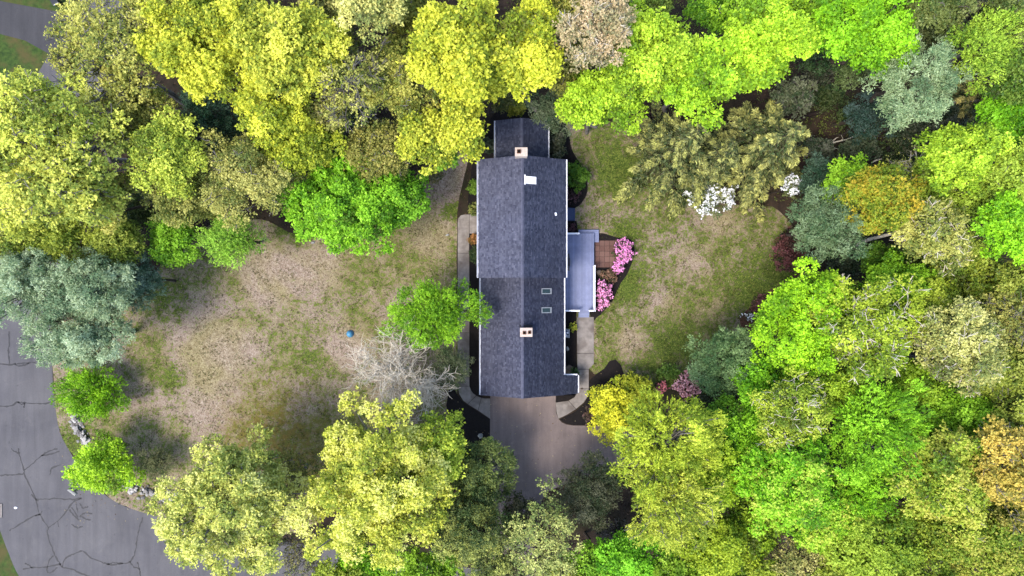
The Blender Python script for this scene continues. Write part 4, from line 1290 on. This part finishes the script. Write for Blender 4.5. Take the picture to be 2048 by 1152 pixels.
broad(1930, 500, 52, 42, 12, (150, 170, 56), 'olive tree left of the vivid lime tree on the right edge', leaf=0.19)
broad(1860, 600, 62, 50, 12, (150, 168, 42), 'olive yellow tree above the cream leaved tree at right', leaf=0.19, branchy=1, bark='barkgrey')
broad(1660, 590, 56, 46, 12, (140, 196, 30), 'lime tree at the upper right shoulder of the big lime tree', leaf=0.19)
broad(1670, 780, 62, 48, 12, (146, 184, 38), 'yellow green tree between the sparse tree and broad lime tree', leaf=0.19)
broad(1990, 740, 60, 56, 14, (150, 160, 52), 'olive tree below the dull straw tree on the right edge', leaf=0.18, branchy=2, bark='barkgrey')
broad(1500, 870, 55, 55, 12, (120, 196, 28), 'lime tree above the huge vivid green tree', leaf=0.19)
broad(1830, 900, 48, 55, 12, (128, 186, 34), 'lime green tree between broad lime and olive yellow trees', leaf=0.19)
broad(1510, 1060, 60, 50, 11, (140, 176, 30), 'yellow green tree left of the lower cream tufted tree', leaf=0.18)
broad(1850, 1060, 62, 60, 14, (158, 170, 46), 'olive tree between olive and dull olive bottom trees', leaf=0.18)
broad(1690, 1125, 52, 46, 12, (140, 156, 44), 'dull green tree right of the lower cream tufted tree', leaf=0.18)
broad(1415, 960, 55, 80, 13, (150, 186, 30), 'yellow green tree between yellow tree and huge vivid tree', leaf=0.19)
broad(1605, 655, 92, 98, 14, (146, 214, 26), 'big lime tree at the right corner of the back lawn', leaf=0.2, bough=0.75, hole=0.04)
broad(1735, 660, 100, 95, 15.5, (176, 194, 52), 'sparse yellow green tree with pale limbs at right', leaf=0.18, sparse=0.35, branchy=4, bark='barkpale', dens=0.85)
bare(1715, 700, 115, 18.5, 'pale bare limbed tree standing in the sparse yellow green tree', 'sparse_tree', 'barkpale', depth=3, limbs=9, buds=((186, 200, 70), 2, 0.17), r0=0.08)
broad(1925, 690, 82, 88, 16.5, (186, 196, 104), 'cream leaved tree right of the sparse yellow green tree', leaf=0.18, sparse=0.2, branchy=3, bark='barkpale')
broad(1850, 770, 60, 48, 12, (130, 176, 32), 'green tree below the cream leaved tree at right', leaf=0.19)
broad(1462, 728, 78, 84, 10, (122, 148, 90), 'blue green pine at the lower right corner of the back lawn', 'pine_tree', 'conifer', style='needle', leaf=0.28, k=8, flat=0.9, bough=0.75)
broad(1520, 780, 48, 55, 11, (96, 182, 20), 'green tree right of the blue green pine', leaf=0.19)
broad(1590, 830, 72, 68, 15, (176, 192, 56), 'yellow tree with radiating grey limbs in the lower right woods', leaf=0.17, sparse=0.35, branchy=4, bark='barkpale')
broad(1760, 860, 100, 92, 16, (132, 206, 36), 'broad lime green tree in the lower right woods', leaf=0.22, style='shoot', bough=0.75)
broad(1720, 985, 62, 70, 14, (128, 204, 30), 'narrow lime tree between broad lime and olive trees', leaf=0.21, style='shoot')
broad(1575, 965, 105, 98, 16, (120, 210, 28), 'huge vivid green tree right of the tall yellow tree', leaf=0.2, bough=0.75, tip=(196, 206, 84))
broad(1640, 1030, 70, 62, 14, (136, 204, 36), 'green tree with yellow tips below the huge vivid green tree', leaf=0.19, tip=(196, 200, 80))
broad(1895, 965, 92, 95, 17, (160, 184, 50), 'olive yellow tree in the lower right woods', leaf=0.19, tip=(198, 194, 88), branchy=1, bark='barkgrey')
broad(2020, 935, 62, 92, 18, (200, 178, 78), 'golden tan tree on the right edge low down', leaf=0.19, branchy=3, bark='barkgrey', sparse=0.2)
broad(1920, 830, 68, 52, 13, (120, 184, 30), 'green tree above the olive yellow tree at lower right', leaf=0.19)
broad(2030, 800, 50, 55, 12, (120, 130, 50), 'dull dark olive tree on the right edge', leaf=0.18, dens=0.7, branchy=2, bark='barkgrey')
broad(1335, 890, 110, 100, 17, (184, 208, 44), 'tall yellow green tree right of the driveway, upper half', leaf=0.19, style='shoot', bough=0.7, hole=0.06, bark='barkgrey')
broad(1345, 1010, 88, 92, 17, (190, 206, 54), 'yellow tree with grey limbs showing below the tall yellow green tree', leaf=0.18, style='shoot', bough=0.75, hole=0.12, bark='barkgrey', branchy=1)
broad(1445, 880, 48, 75, 11, (74, 140, 16), 'deep green tree between tall yellow tree and huge vivid tree', leaf=0.19)
broad(1222, 820, 42, 62, 4.0, (212, 204, 38), 'golden yellow shrub beside the driveway bed', 'golden_shrub', 'shrub', leaf=0.17, cl=0.16, bough=0.9, hole=0.0)
broad(1270, 785, 38, 38, 3.4, (150, 170, 26), 'yellow green shrub right of the golden shrub', 'golden_shrub', 'shrub', leaf=0.17, cl=0.16, hole=0.0)
broad(1172, 985, 72, 85, 9, (78, 92, 46), 'dark olive pine at the lower end of the driveway', 'pine_tree', 'conifer', style='needle', leaf=0.25, k=8, flat=0.9, hole=0.12)
broad(1085, 1085, 62, 95, 12, (186, 184, 102), 'cream tufted tree at the bottom below the driveway', leaf=0.16, cl=0.22, k=9, sparse=0.45, dens=0.55, branchy=2)
broad(1190, 1135, 50, 45, 10, (120, 200, 36), 'light green tree at the bottom edge beside the cream tufted tree', leaf=0.18)
broad(1270, 1125, 85, 58, 11, (94, 204, 26), 'vivid green tree at the bottom edge right of the driveway', leaf=0.18, bough=0.8)
broad(1445, 1105, 85, 62, 13, (160, 180, 34), 'mustard yellow tree at the bottom edge right of centre', leaf=0.19)
broad(1600, 1128, 72, 50, 12, (184, 186, 100), 'cream tufted tree at the bottom edge near the lower right', leaf=0.16, cl=0.22, k=9, sparse=0.4, dens=0.6, branchy=2)
broad(1760, 1095, 88, 60, 15, (146, 174, 44), 'olive tree at the bottom edge below the narrow lime tree', leaf=0.18)
broad(1960, 1090, 95, 62, 16, (140, 164, 44), 'dull olive tree in the bottom right corner', leaf=0.18, tip=(186, 178, 80))

# --- trees whose crowns reach in over the edges of the view
for x, y, rx_, ry_, h_, c_, lb in ((310, -8, 60, 44, 15, (176, 186, 70), 'olive yellow crown at the top edge left of the first bright yellow tree'), (450, -14, 60, 44, 15, (196, 204, 56), 'yellow crown at the top edge between the bright yellow pair'),
        (650, -10, 56, 44, 16, (160, 166, 70), 'olive crown at the top edge left of the cream leaved tree'), (810, -6, 62, 50, 15, (150, 160, 52), 'olive green crown at the top edge right of the cream leaved tree'),
        (1105, -12, 62, 48, 15, (172, 178, 64), 'yellow olive crown at the top edge left of the pinkish budding tree'), (1300, -10, 62, 44, 13, (96, 140, 40), 'shaded green crown at the top edge above the large lime tree'),
        (1500, -14, 70, 46, 15, (140, 196, 40), 'lime crown at the top edge above the yellowish lime tree'), (1640, -10, 62, 46, 15, (120, 176, 36), 'green crown at the top edge left of the fresh green tree'),
        (1880, -6, 70, 50, 17, (112, 124, 58), 'grey olive crown at the top edge right of the fresh green tree'), (2045, 20, 60, 70, 17, (120, 130, 62), 'dull olive crown in the top right corner'),
        (2060, 150, 60, 62, 16, (104, 140, 44), 'green crown on the right edge beside the olive hemlock'), (2062, 330, 60, 60, 16, (160, 188, 60), 'yellow green crown on the right edge above the pale limbed tree'),
        (2060, 555, 55, 60, 15, (150, 156, 54), 'olive crown on the right edge below the vivid lime tree'), (2065, 730, 60, 64, 15, (150, 156, 60), 'olive crown on the right edge beside the cream leaved tree'),
        (2062, 860, 58, 60, 15, (164, 172, 62), 'straw coloured crown on the right edge above the golden tan tree'), (2062, 1040, 60, 70, 16, (158, 166, 56), 'olive tan crown on the right edge below the golden tan tree'),
        (850, 1150, 70, 50, 9, (120, 190, 30), 'fresh green crown at the bottom edge between huge yellow tree and pines'), (680, 1160, 60, 40, 8, (140, 176, 40), 'yellow green crown at the bottom edge under the huge yellow tree'),
        (1000, 1150, 52, 50, 8, (92, 104, 48), 'dark olive crown at the bottom edge left of the cream tufted tree'), (1150, 1165, 60, 40, 10, (150, 172, 48), 'yellow green crown at the bottom edge below the dark olive pine'),
        (1360, 1160, 60, 44, 12, (120, 184, 32), 'green crown at the bottom edge left of the mustard yellow tree'), (1530, 1165, 62, 44, 12, (150, 168, 40), 'olive crown at the bottom edge right of the mustard yellow tree'),
        (1680, 1172, 64, 44, 13, (160, 172, 52), 'olive crown at the bottom edge below the dull green tree'), (1860, 1168, 70, 46, 15, (148, 168, 48), 'straw olive crown at the bottom edge left of the corner'), (2040, 1160, 60, 54, 16, (150, 164, 50), 'olive tan crown in the very bottom right corner')):
    broad(x, y, rx_, ry_, h_, c_, lb, leaf=0.19, branchy=1, bark='barkgrey')

# --- front garden and bottom left
broad(752, 972, 150, 165, 15, (222, 226, 78), 'huge pale yellow tree at the bottom left of the driveway', leaf=0.21, cl=0.2, hole=0.0, dens=1.15, bark='barkgrey', bough=0.85, tip=(232, 230, 132))
broad(870, 895, 66, 70, 10.5, (180, 208, 50), 'yellow green tree on the upper right flank of the huge pale yellow tree', leaf=0.22, cl=0.2, hole=0.03)
broad(462, 1012, 138, 140, 14, (226, 228, 104), 'wide pale lemon tree at the bottom beside the road', leaf=0.185, cl=0.18, bark='barkgrey', branchy=1, dens=1.15, bough=0.8, hole=0.03, tip=(226, 226, 140))
broad(578, 960, 52, 58, 7, (132, 142, 50), 'thin olive tree between the two pale yellow trees', leaf=0.16, sparse=0.4, branchy=2, bark='barkgrey', dens=0.7)
broad(600, 1110, 60, 50, 8, (140, 136, 76), 'sparse bare twigged tree over the road at the bottom', leaf=0.13, sparse=0.75, branchy=6, bark='barkgrey', dens=0.6)
broad(735, 1135, 60, 40, 7, (104, 200, 18), 'vivid green bush under the huge yellow tree at the bottom edge', leaf=0.18)
broad(955, 950, 72, 82, 8.5, (92, 122, 52), 'dark green pine left of the driveway', 'pine_tree', 'conifer', style='needle', leaf=0.3, k=8, flat=1.0, hole=0.1, tip=(168, 182, 92), bough=0.8)
broad(952, 1072, 94, 88, 11, (92, 120, 50), 'dark green pine with yellow tips at the bottom centre', 'pine_tree', 'conifer', style='needle', leaf=0.3, k=8, flat=1.0, hole=0.1, tip=(184, 190, 96), bough=0.8)
bare(796, 750, 122, 8.5, 'bare silvery tree in front of the house', depth=4, limbs=15, spread=0.62, r0=0.07, kids=3)
broad(865, 628, 98, 76, 8.5, (112, 198, 24), 'bright green maple hugging the left side of the house', leaf=0.2, style='shoot', bough=0.8, hole=0.0, dens=1.3, zmin=-0.2)
broad(905, 730, 42, 46, 5, (104, 112, 74), 'grey green pine between bare tree and house', 'pine_tree', 'conifer', style='needle', leaf=0.22, k=7)
for a in ((45, 570, 80, 85, 13, 'blue green pine at the left edge above the road'), (170, 575, 95, 80, 13, 'tall blue green pine in the middle of the blue pine group'),
          (150, 675, 108, 66, 12, 'blue green pine hanging over the road edge'), (270, 560, 52, 55, 9, 'small dark blue green pine nearest the front lawn')):
    broad(a[0], a[1], a[2], a[3], a[4], BLU if 'small' not in a[5] else (102, 124, 96), a[5], 'pine_tree', 'conifer', style='needle', leaf=0.28, k=8, flat=0.9, bough=0.62, hole=0.15, var=0.28)
broad(180, 788, 74, 58, 4.0, (112, 200, 14), 'feathery bright green shrub below the blue pines by the road', 'feathery_shrub', 'shrub', leaf=0.2, style='shoot', bough=0.8, hole=0.0, dens=1.2)
broad(202, 934, 66, 64, 5.5, (146, 218, 28), 'round lime green tree at the bend of the road', leaf=0.18, hole=0.0, bough=0.8)
broad(312, 925, 36, 36, 3.2, (112, 122, 60), 'dark olive round shrub beside the wide pale lemon tree', 'evergreen_shrub', 'shrub', style='needle', leaf=0.2, k=7, bough=0.8, hole=0.0)

# --- shrubs round the house and lawns
broad(948, 375, 12, 20, 1.3, (92, 150, 30), 'small round green bush at the upper left of the house, higher of the two', 'clipped_bush', 'shrub', leaf=0.1, cl=0.1, dens=1.6, hole=0, flat=0.9, zmin=-0.6)
broad(949, 418, 11, 14, 1.2, (128, 140, 50), 'small yellowish bush just above the left walkway', 'clipped_bush', 'shrub', leaf=0.1, cl=0.1, dens=1.6, hole=0, flat=0.9, zmin=-0.6)
broad(950, 478, 11, 13, 1.1, (146, 104, 40), 'small rust brown bush between left walkway and house', 'clipped_bush', 'shrub', leaf=0.1, cl=0.1, dens=1.5, hole=0, flat=0.9, zmin=-0.6)
broad(950, 508, 12, 17, 1.2, (66, 92, 34), 'small dark green bush below the rust brown bush', 'clipped_bush', 'shrub', leaf=0.1, cl=0.1, dens=1.5, hole=0, flat=0.9, zmin=-0.6)
broad(978, 291, 14, 18, 1.4, (66, 86, 46), 'dark green bush left of the small rear roof', 'clipped_bush', 'shrub', leaf=0.11, cl=0.1, dens=1.5, hole=0, flat=0.9, zmin=-0.6)
broad(1030, 216, 18, 18, 2.2, (150, 162, 40), 'yellow green bush above the small rear roof', 'clipped_bush', 'shrub', leaf=0.13, cl=0.12, dens=1.3, hole=0)
broad(1114, 288, 17, 34, 2.0, (70, 84, 44), 'dark mottled rhododendron along the right of the small rear roof', 'rhododendron', 'shrub', leaf=0.17, cl=0.14, dens=1.2, hole=0, zmin=-0.6)
broad(1150, 350, 25, 30, 1.9, (70, 138, 22), 'rounded deep green bush right of the main roof', 'clipped_bush', 'shrub', leaf=0.13, cl=0.12, dens=1.4, hole=0, zmin=-0.6)
broad(1149, 746, 7, 8, 0.8, (60, 110, 40), 'tiny green plant at the corner of the porch roof', 'small_plant', 'shrub', leaf=0.1, cl=0.08, dens=1.4, hole=0)
broad(1145, 653, 9, 5, 0.6, (150, 170, 40), 'tiny yellow green plant above the cooling unit', 'small_plant', 'shrub', leaf=0.1, cl=0.08, dens=0.9, hole=0)
broad(1143, 455, 10, 10, 0.8, (80, 52, 44), 'low brown red plant between cellar hatch and deck', 'small_plant', 'shrub', leaf=0.1, cl=0.08, hole=0)
broad(1148, 392, 16, 14, 0.8, (92, 66, 56), 'low brown plant below the rounded deep green bush', 'small_plant', 'shrub', leaf=0.1, cl=0.08, hole=0, sparse=0.4)
broad(1218, 552, 17, 14, 0.8, (132, 102, 66), 'dry tan shrub between the two pink azaleas', 'small_plant', 'shrub', leaf=0.11, cl=0.1, hole=0, sparse=0.2)
broad(1180, 832, 12, 24, 1.2, (116, 92, 78), 'dry brown twiggy shrub left of the golden shrub', 'twiggy_shrub', 'shrub', leaf=0.08, cl=0.1, hole=0, sparse=0.75, branchy=6, dens=0.8)
blossom(1248, 503, 19, 24, 1.4, (84, 100, 44), (222, 132, 188), 'bright pink azalea at the right side of the patio', 'azalea', 1.3, 1)
blossom(1238, 532, 13, 13, 1.1, (84, 100, 44), (222, 132, 188), 'small pink azalea at the lower corner of the patio', 'azalea', 1.3, 2)
blossom(1208, 588, 14, 33, 1.3, (92, 84, 48), (224, 136, 182), 'pink azalea along the white deck railing', 'azalea', 1.0, 3)
blossom(1373, 770, 23, 30, 3.2, (120, 90, 60), (250, 160, 164), 'salmon pink flowering shrub at the lower edge of the back lawn', 'flowering_shrub', 1.6, 4)
blossom(1320, 776, 14, 11, 1.1, (100, 78, 50), (206, 110, 118), 'dusky pink low shrub left of the salmon pink one', 'flowering_shrub', 1.0, 5)
broad(1335, 745, 26, 14, 1.0, (86, 140, 36), 'low green plant at the lower edge of the back lawn', 'small_plant', 'shrub', leaf=0.15, hole=0.05, sparse=0.3)
blossom(1420, 396, 56, 40, 3.6, (120, 140, 70), (236, 240, 244), 'white flowering dogwood below the hemlocks', 'dogwood', 0.65, 6, 0.2)
blossom(1582, 372, 14, 24, 6.0, (110, 130, 60), (232, 236, 240), 'small white dogwood showing behind the tallest hemlock', 'dogwood', 0.6, 7, 0.2)
blossom(1498, 632, 9, 6, 1.0, (80, 90, 40), (244, 246, 246), 'tiny white flowering plant at the right end of the back lawn', 'small_plant', 0.7, 8, 0.14)
broad(1580, 503, 33, 44, 3.0, (100, 60, 44), 'dark red japanese maple at the right end of the back lawn', 'red_maple', 'shrub', leaf=0.13, cl=0.14, bough=0.8, sparse=0.3, branchy=3, bark='barkdark', hole=0.05)
broad(1545, 610, 46, 24, 0.6, (112, 74, 56), 'low russet ground plants at the right end of the back lawn', 'russet_ground_plant', 'shrub', leaf=0.12, sparse=0.4, hole=0.1)
broad(1295, 245, 26, 20, 1.6, (92, 60, 48), 'reddish brown bush between lime tree and hemlocks', 'woodland_bush', 'shrub', leaf=0.12, sparse=0.3, hole=0.1)

# --- shaded understorey in the gaps
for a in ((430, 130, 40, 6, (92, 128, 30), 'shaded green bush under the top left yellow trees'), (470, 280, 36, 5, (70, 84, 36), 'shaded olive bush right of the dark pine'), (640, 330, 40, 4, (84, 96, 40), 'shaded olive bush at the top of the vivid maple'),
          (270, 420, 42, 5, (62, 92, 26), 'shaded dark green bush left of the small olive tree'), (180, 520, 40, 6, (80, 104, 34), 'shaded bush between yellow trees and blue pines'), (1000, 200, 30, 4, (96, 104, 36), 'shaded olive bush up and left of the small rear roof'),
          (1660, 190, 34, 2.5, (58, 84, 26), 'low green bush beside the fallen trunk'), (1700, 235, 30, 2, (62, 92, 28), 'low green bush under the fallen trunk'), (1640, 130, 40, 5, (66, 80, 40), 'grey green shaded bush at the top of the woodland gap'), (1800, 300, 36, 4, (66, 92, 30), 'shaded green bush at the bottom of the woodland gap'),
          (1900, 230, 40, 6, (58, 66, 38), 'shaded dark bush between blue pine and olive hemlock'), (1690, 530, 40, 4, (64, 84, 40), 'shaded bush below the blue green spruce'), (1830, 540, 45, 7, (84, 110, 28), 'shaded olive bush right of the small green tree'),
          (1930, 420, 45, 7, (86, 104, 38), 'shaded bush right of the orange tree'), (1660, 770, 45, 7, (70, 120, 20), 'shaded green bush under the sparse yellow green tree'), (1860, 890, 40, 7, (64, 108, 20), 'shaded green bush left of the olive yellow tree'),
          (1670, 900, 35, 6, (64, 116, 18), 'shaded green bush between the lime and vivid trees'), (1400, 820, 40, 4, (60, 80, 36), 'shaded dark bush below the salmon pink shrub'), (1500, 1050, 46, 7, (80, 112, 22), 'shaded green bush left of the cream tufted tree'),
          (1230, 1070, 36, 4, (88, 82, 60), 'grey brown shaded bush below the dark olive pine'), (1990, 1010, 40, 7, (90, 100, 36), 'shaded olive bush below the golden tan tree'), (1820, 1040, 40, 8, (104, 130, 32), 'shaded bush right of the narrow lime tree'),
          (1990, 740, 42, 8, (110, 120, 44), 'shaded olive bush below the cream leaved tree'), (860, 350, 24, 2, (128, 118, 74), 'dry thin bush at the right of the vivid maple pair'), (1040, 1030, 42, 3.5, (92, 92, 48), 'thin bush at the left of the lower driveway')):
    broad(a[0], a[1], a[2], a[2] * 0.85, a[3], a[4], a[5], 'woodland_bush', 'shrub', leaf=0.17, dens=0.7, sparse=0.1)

# --- fallen wood in the gap
def dead(pts, r0, mat, label, seed, twigs=5, name='fallen_trunk'):
    R = np.random.default_rng(seed)
    P = [np.array(W(x, y, z)) for x, y, z in pts]
    S = []
    n = len(P)
    for i in range(n - 1):
        limb(S, P[i], P[i + 1], r0 * (1 - 0.75 * i / (n - 1)), r0 * (1 - 0.75 * (i + 1) / (n - 1)), R, 3, 0)
    t = empty(name); tag(t, label, 'dead wood')
    link('trunk', segs_mesh('trunk', S, 7), M[mat], t)
    S = []
    for _ in range(twigs):
        k = R.integers(max(1, n // 3), n)
        d = unit((P[min(k, n - 1)] - P[k - 1])) + R.normal(0, 0.55, 3)
        p = P[k - 1] + (P[k] - P[k - 1]) * R.uniform(0.1, 1)
        grow(S, p, unit(d), R.uniform(0.5, 0.95), r0 * 0.3, 1, R, 0.05, 0.6, 2)
    link('branch', segs_mesh('branch', S, 5), M[mat], t)


dead([(1596, 242, 0.3), (1640, 225, 0.5), (1672, 205, 0.9), (1710, 172, 1.4)], 0.24, 'barkdark', 'dark fallen trunk lying in the woodland gap', 1, 4)
dead([(1600, 190, 0.2), (1650, 186, 0.4), (1705, 180, 0.6)], 0.14, 'barkdark', 'thinner dark log above the fallen trunk', 2, 3)
dead([(1628, 296, 0.6), (1665, 286, 1.2), (1700, 276, 1.8), (1748, 252, 2.4)], 0.1, 'barkpale', 'pale bleached dead branch at the lower woodland gap', 3, 9, 'dead_branch')
dead([(1743, 325, 2.0), (1770, 312, 2.6), (1805, 305, 3.2)], 0.08, 'barkpale', 'small bleached dead branch above the orange tree', 4, 9, 'dead_branch')

# ------------------------------------------------------------------ ground cover
def scatter(polys, n, excl=()):
    from mathutils import geometry
    out = []
    def inside(p, poly):
        c = False; j = len(poly) - 1
        x, y = p
        for i in range(len(poly)):
            xi, yi = poly[i]; xj, yj = poly[j]
            if (yi > y) != (yj > y) and x < (xj - xi) * (y - yi) / (yj - yi) + xi: c = not c
            j = i
        return c
    for poly, m in polys:
        A = np.array(poly)
        lo, hi = A.min(0), A.max(0)
        pts = rng.uniform(lo, hi, (int(m), 2))
        # vectorised test
        c = np.zeros(len(pts), bool); j = len(A) - 1
        for i in range(len(A)):
            xi, yi = A[i]; xj, yj = A[j]
            if yi != yj:
                c ^= ((yi > pts[:, 1]) != (yj > pts[:, 1])) & (pts[:, 0] < (xj - xi) * (pts[:, 1] - yi) / (yj - yi) + xi)
            j = i
        for e in excl:
            E = np.array(e); ce = np.zeros(len(pts), bool); j = len(E) - 1
            for i in range(len(E)):
                xi, yi = E[i]; xj, yj = E[j]
                if yi != yj:
                    ce ^= ((yi > pts[:, 1]) != (yj > pts[:, 1])) & (pts[:, 0] < (xj - xi) * (pts[:, 1] - yi) / (yj - yi) + xi)
                j = i
            c &= ~ce
        out.append(pts[c])
    return np.concatenate(out)


excl = [b[0] for b in beds] + [[(915, 429), (966, 429), (966, 840), (915, 840)], [(940, 230), (1160, 230), (1160, 860), (940, 860)], [(1120, 455), (1200, 455), (1200, 640), (1120, 640)], [(1150, 630), (1188, 630), (1188, 740), (1150, 740)], [(1186, 478), (1242, 478), (1242, 538), (1186, 538)]]
pts = scatter([(front_px, 36000), (back_px, 22000)], 0, excl)
# tufts gather in drifts
ph = np.sin(pts[:, 0] * 0.11 + 2 * np.sin(pts[:, 1] * 0.05)) + np.sin(pts[:, 1] * 0.13 + 2 * np.sin(pts[:, 0] * 0.043)) + rng.normal(0, 0.9, len(pts))
pts = pts[ph > 0.3]
P = np.stack([(pts[:, 0] - CX) * H / F, (CY - pts[:, 1]) * H / F, np.full(len(pts), 0.03)], 1)
V, Q, T = leaves(P, np.tile(np.array([[0, 0, 1.0]]), (len(P), 1)), np.clip(rng.normal(0.45, 0.25, len(P)), 0, 1), 5, 0.05, 0.13, 0.035, 1.2, 0.4)
V[:, 2] = np.maximum(V[:, 2], 0.012)
g = link('grass', np_mesh('grass', V, Q, T), tone_mat('grass_blades', (42, 60, 22), (140, 140, 70), 0.8, 0.15, 0.2, 0.5))
tag(g, 'short tufts of grass scattered over both lawns', 'grass', kind='stuff')
n = 22000
pts = rng.uniform((120, -40), (2090, 1190), (n, 2))
pts2 = scatter([([(120, -60), (2150, -60), (2150, 1220), (120, 1220)], n)], 0, excl + [front_px, back_px, in_edge + out_edge, [(980, 780), (1280, 780), (1280, 960), (1070, 1160), (970, 1150)]])
P = np.stack([(pts2[:, 0] - CX) * H / F, (CY - pts2[:, 1]) * H / F, np.full(len(pts2), 0.03)], 1)
V, Q, T = leaves(P, np.tile(np.array([[0, 0, 1.0]]), (len(P), 1)), rng.uniform(0, 1, len(P)), 2, 0.08, 0.2, 0.13, 0.0, 2.5)
V[:, 2] = np.maximum(V[:, 2], 0.012)
g = link('leaf_litter', np_mesh('leaf_litter', V, Q, T), tone_mat('dead_leaves', (62, 48, 38), (118, 96, 76), 0.9, 0.1, 0.1, 0.36))
tag(g, 'brown dead leaves covering the floor under the trees', 'leaf litter', kind='stuff')

pts4 = rng.uniform((110, 430), (1600, 1050), (2600, 2))
keep = np.ones(len(pts4), bool)
for x0_, y0_, x1_, y1_ in ((935, 190, 1200, 800),):
    keep &= ~((pts4[:, 0] > x0_) & (pts4[:, 0] < x1_) & (pts4[:, 1] > y0_) & (pts4[:, 1] < y1_))
pts4 = pts4[keep]
P = np.stack([(pts4[:, 0] - CX) * H / F, (CY - pts4[:, 1]) * H / F, np.full(len(pts4), 0.075)], 1)
V, Q, T = leaves(P, np.tile(np.array([[0, 0, 1.0]]), (len(P), 1)), rng.uniform(0, 1, len(P)), 1, 0.03, 0.14, 0.09, 0.0, 2.5)
V[:, 2] = np.maximum(V[:, 2] - 0.05, 0.026)
g = link('fallen_leaves', np_mesh('fallen_leaves', V, Q, T), tone_mat('pale_fallen_leaves', (112, 84, 54), (216, 200, 160), 0.9, 0.1, 0.1, 0.4))
tag(g, 'scattered dry leaves on the lawns and the driveway', 'fallen leaves', kind='stuff')

wood = [[(110, -60), (300, -60), (2150, -60), (2150, 1220), (1260, 1220), (1260, 950), (1300, 800), (1480, 760), (1620, 600), (1600, 420), (1320, 330), (1290, 240), (1100, 200), (960, 200), (900, 300), (560, 440), (300, 520), (250, 400)]]
pts3 = scatter([(wood[0], 30000)], 0, excl + [front_px, back_px, in_edge + out_edge])
ph = np.sin(pts3[:, 0] * 0.05 + 2 * np.sin(pts3[:, 1] * 0.03)) + np.sin(pts3[:, 1] * 0.06 + 2 * np.sin(pts3[:, 0] * 0.021)) + rng.normal(0, 0.5, len(pts3))
pts3 = pts3[ph > -0.3]
P = np.stack([(pts3[:, 0] - CX) * H / F, (CY - pts3[:, 1]) * H / F, rng.uniform(0.1, 1.3, len(pts3))], 1)
V, Q, T = leaves(P, np.tile(np.array([[0, 0, 1.0]]), (len(P), 1)), rng.uniform(0, 1, len(P)), 5, 0.16, 0.17, 0.11, 0.2, 1.2)
V[:, 2] = np.maximum(V[:, 2], 0.012)
g = link('undergrowth', np_mesh('undergrowth', V, Q, T), tone_mat('undergrowth_leaves', (58, 72, 30), (132, 142, 66), 0.8, 0.15, 0.2, 0.6))
tag(g, 'low olive green undergrowth massed beneath the woodland trees', 'undergrowth', kind='stuff')
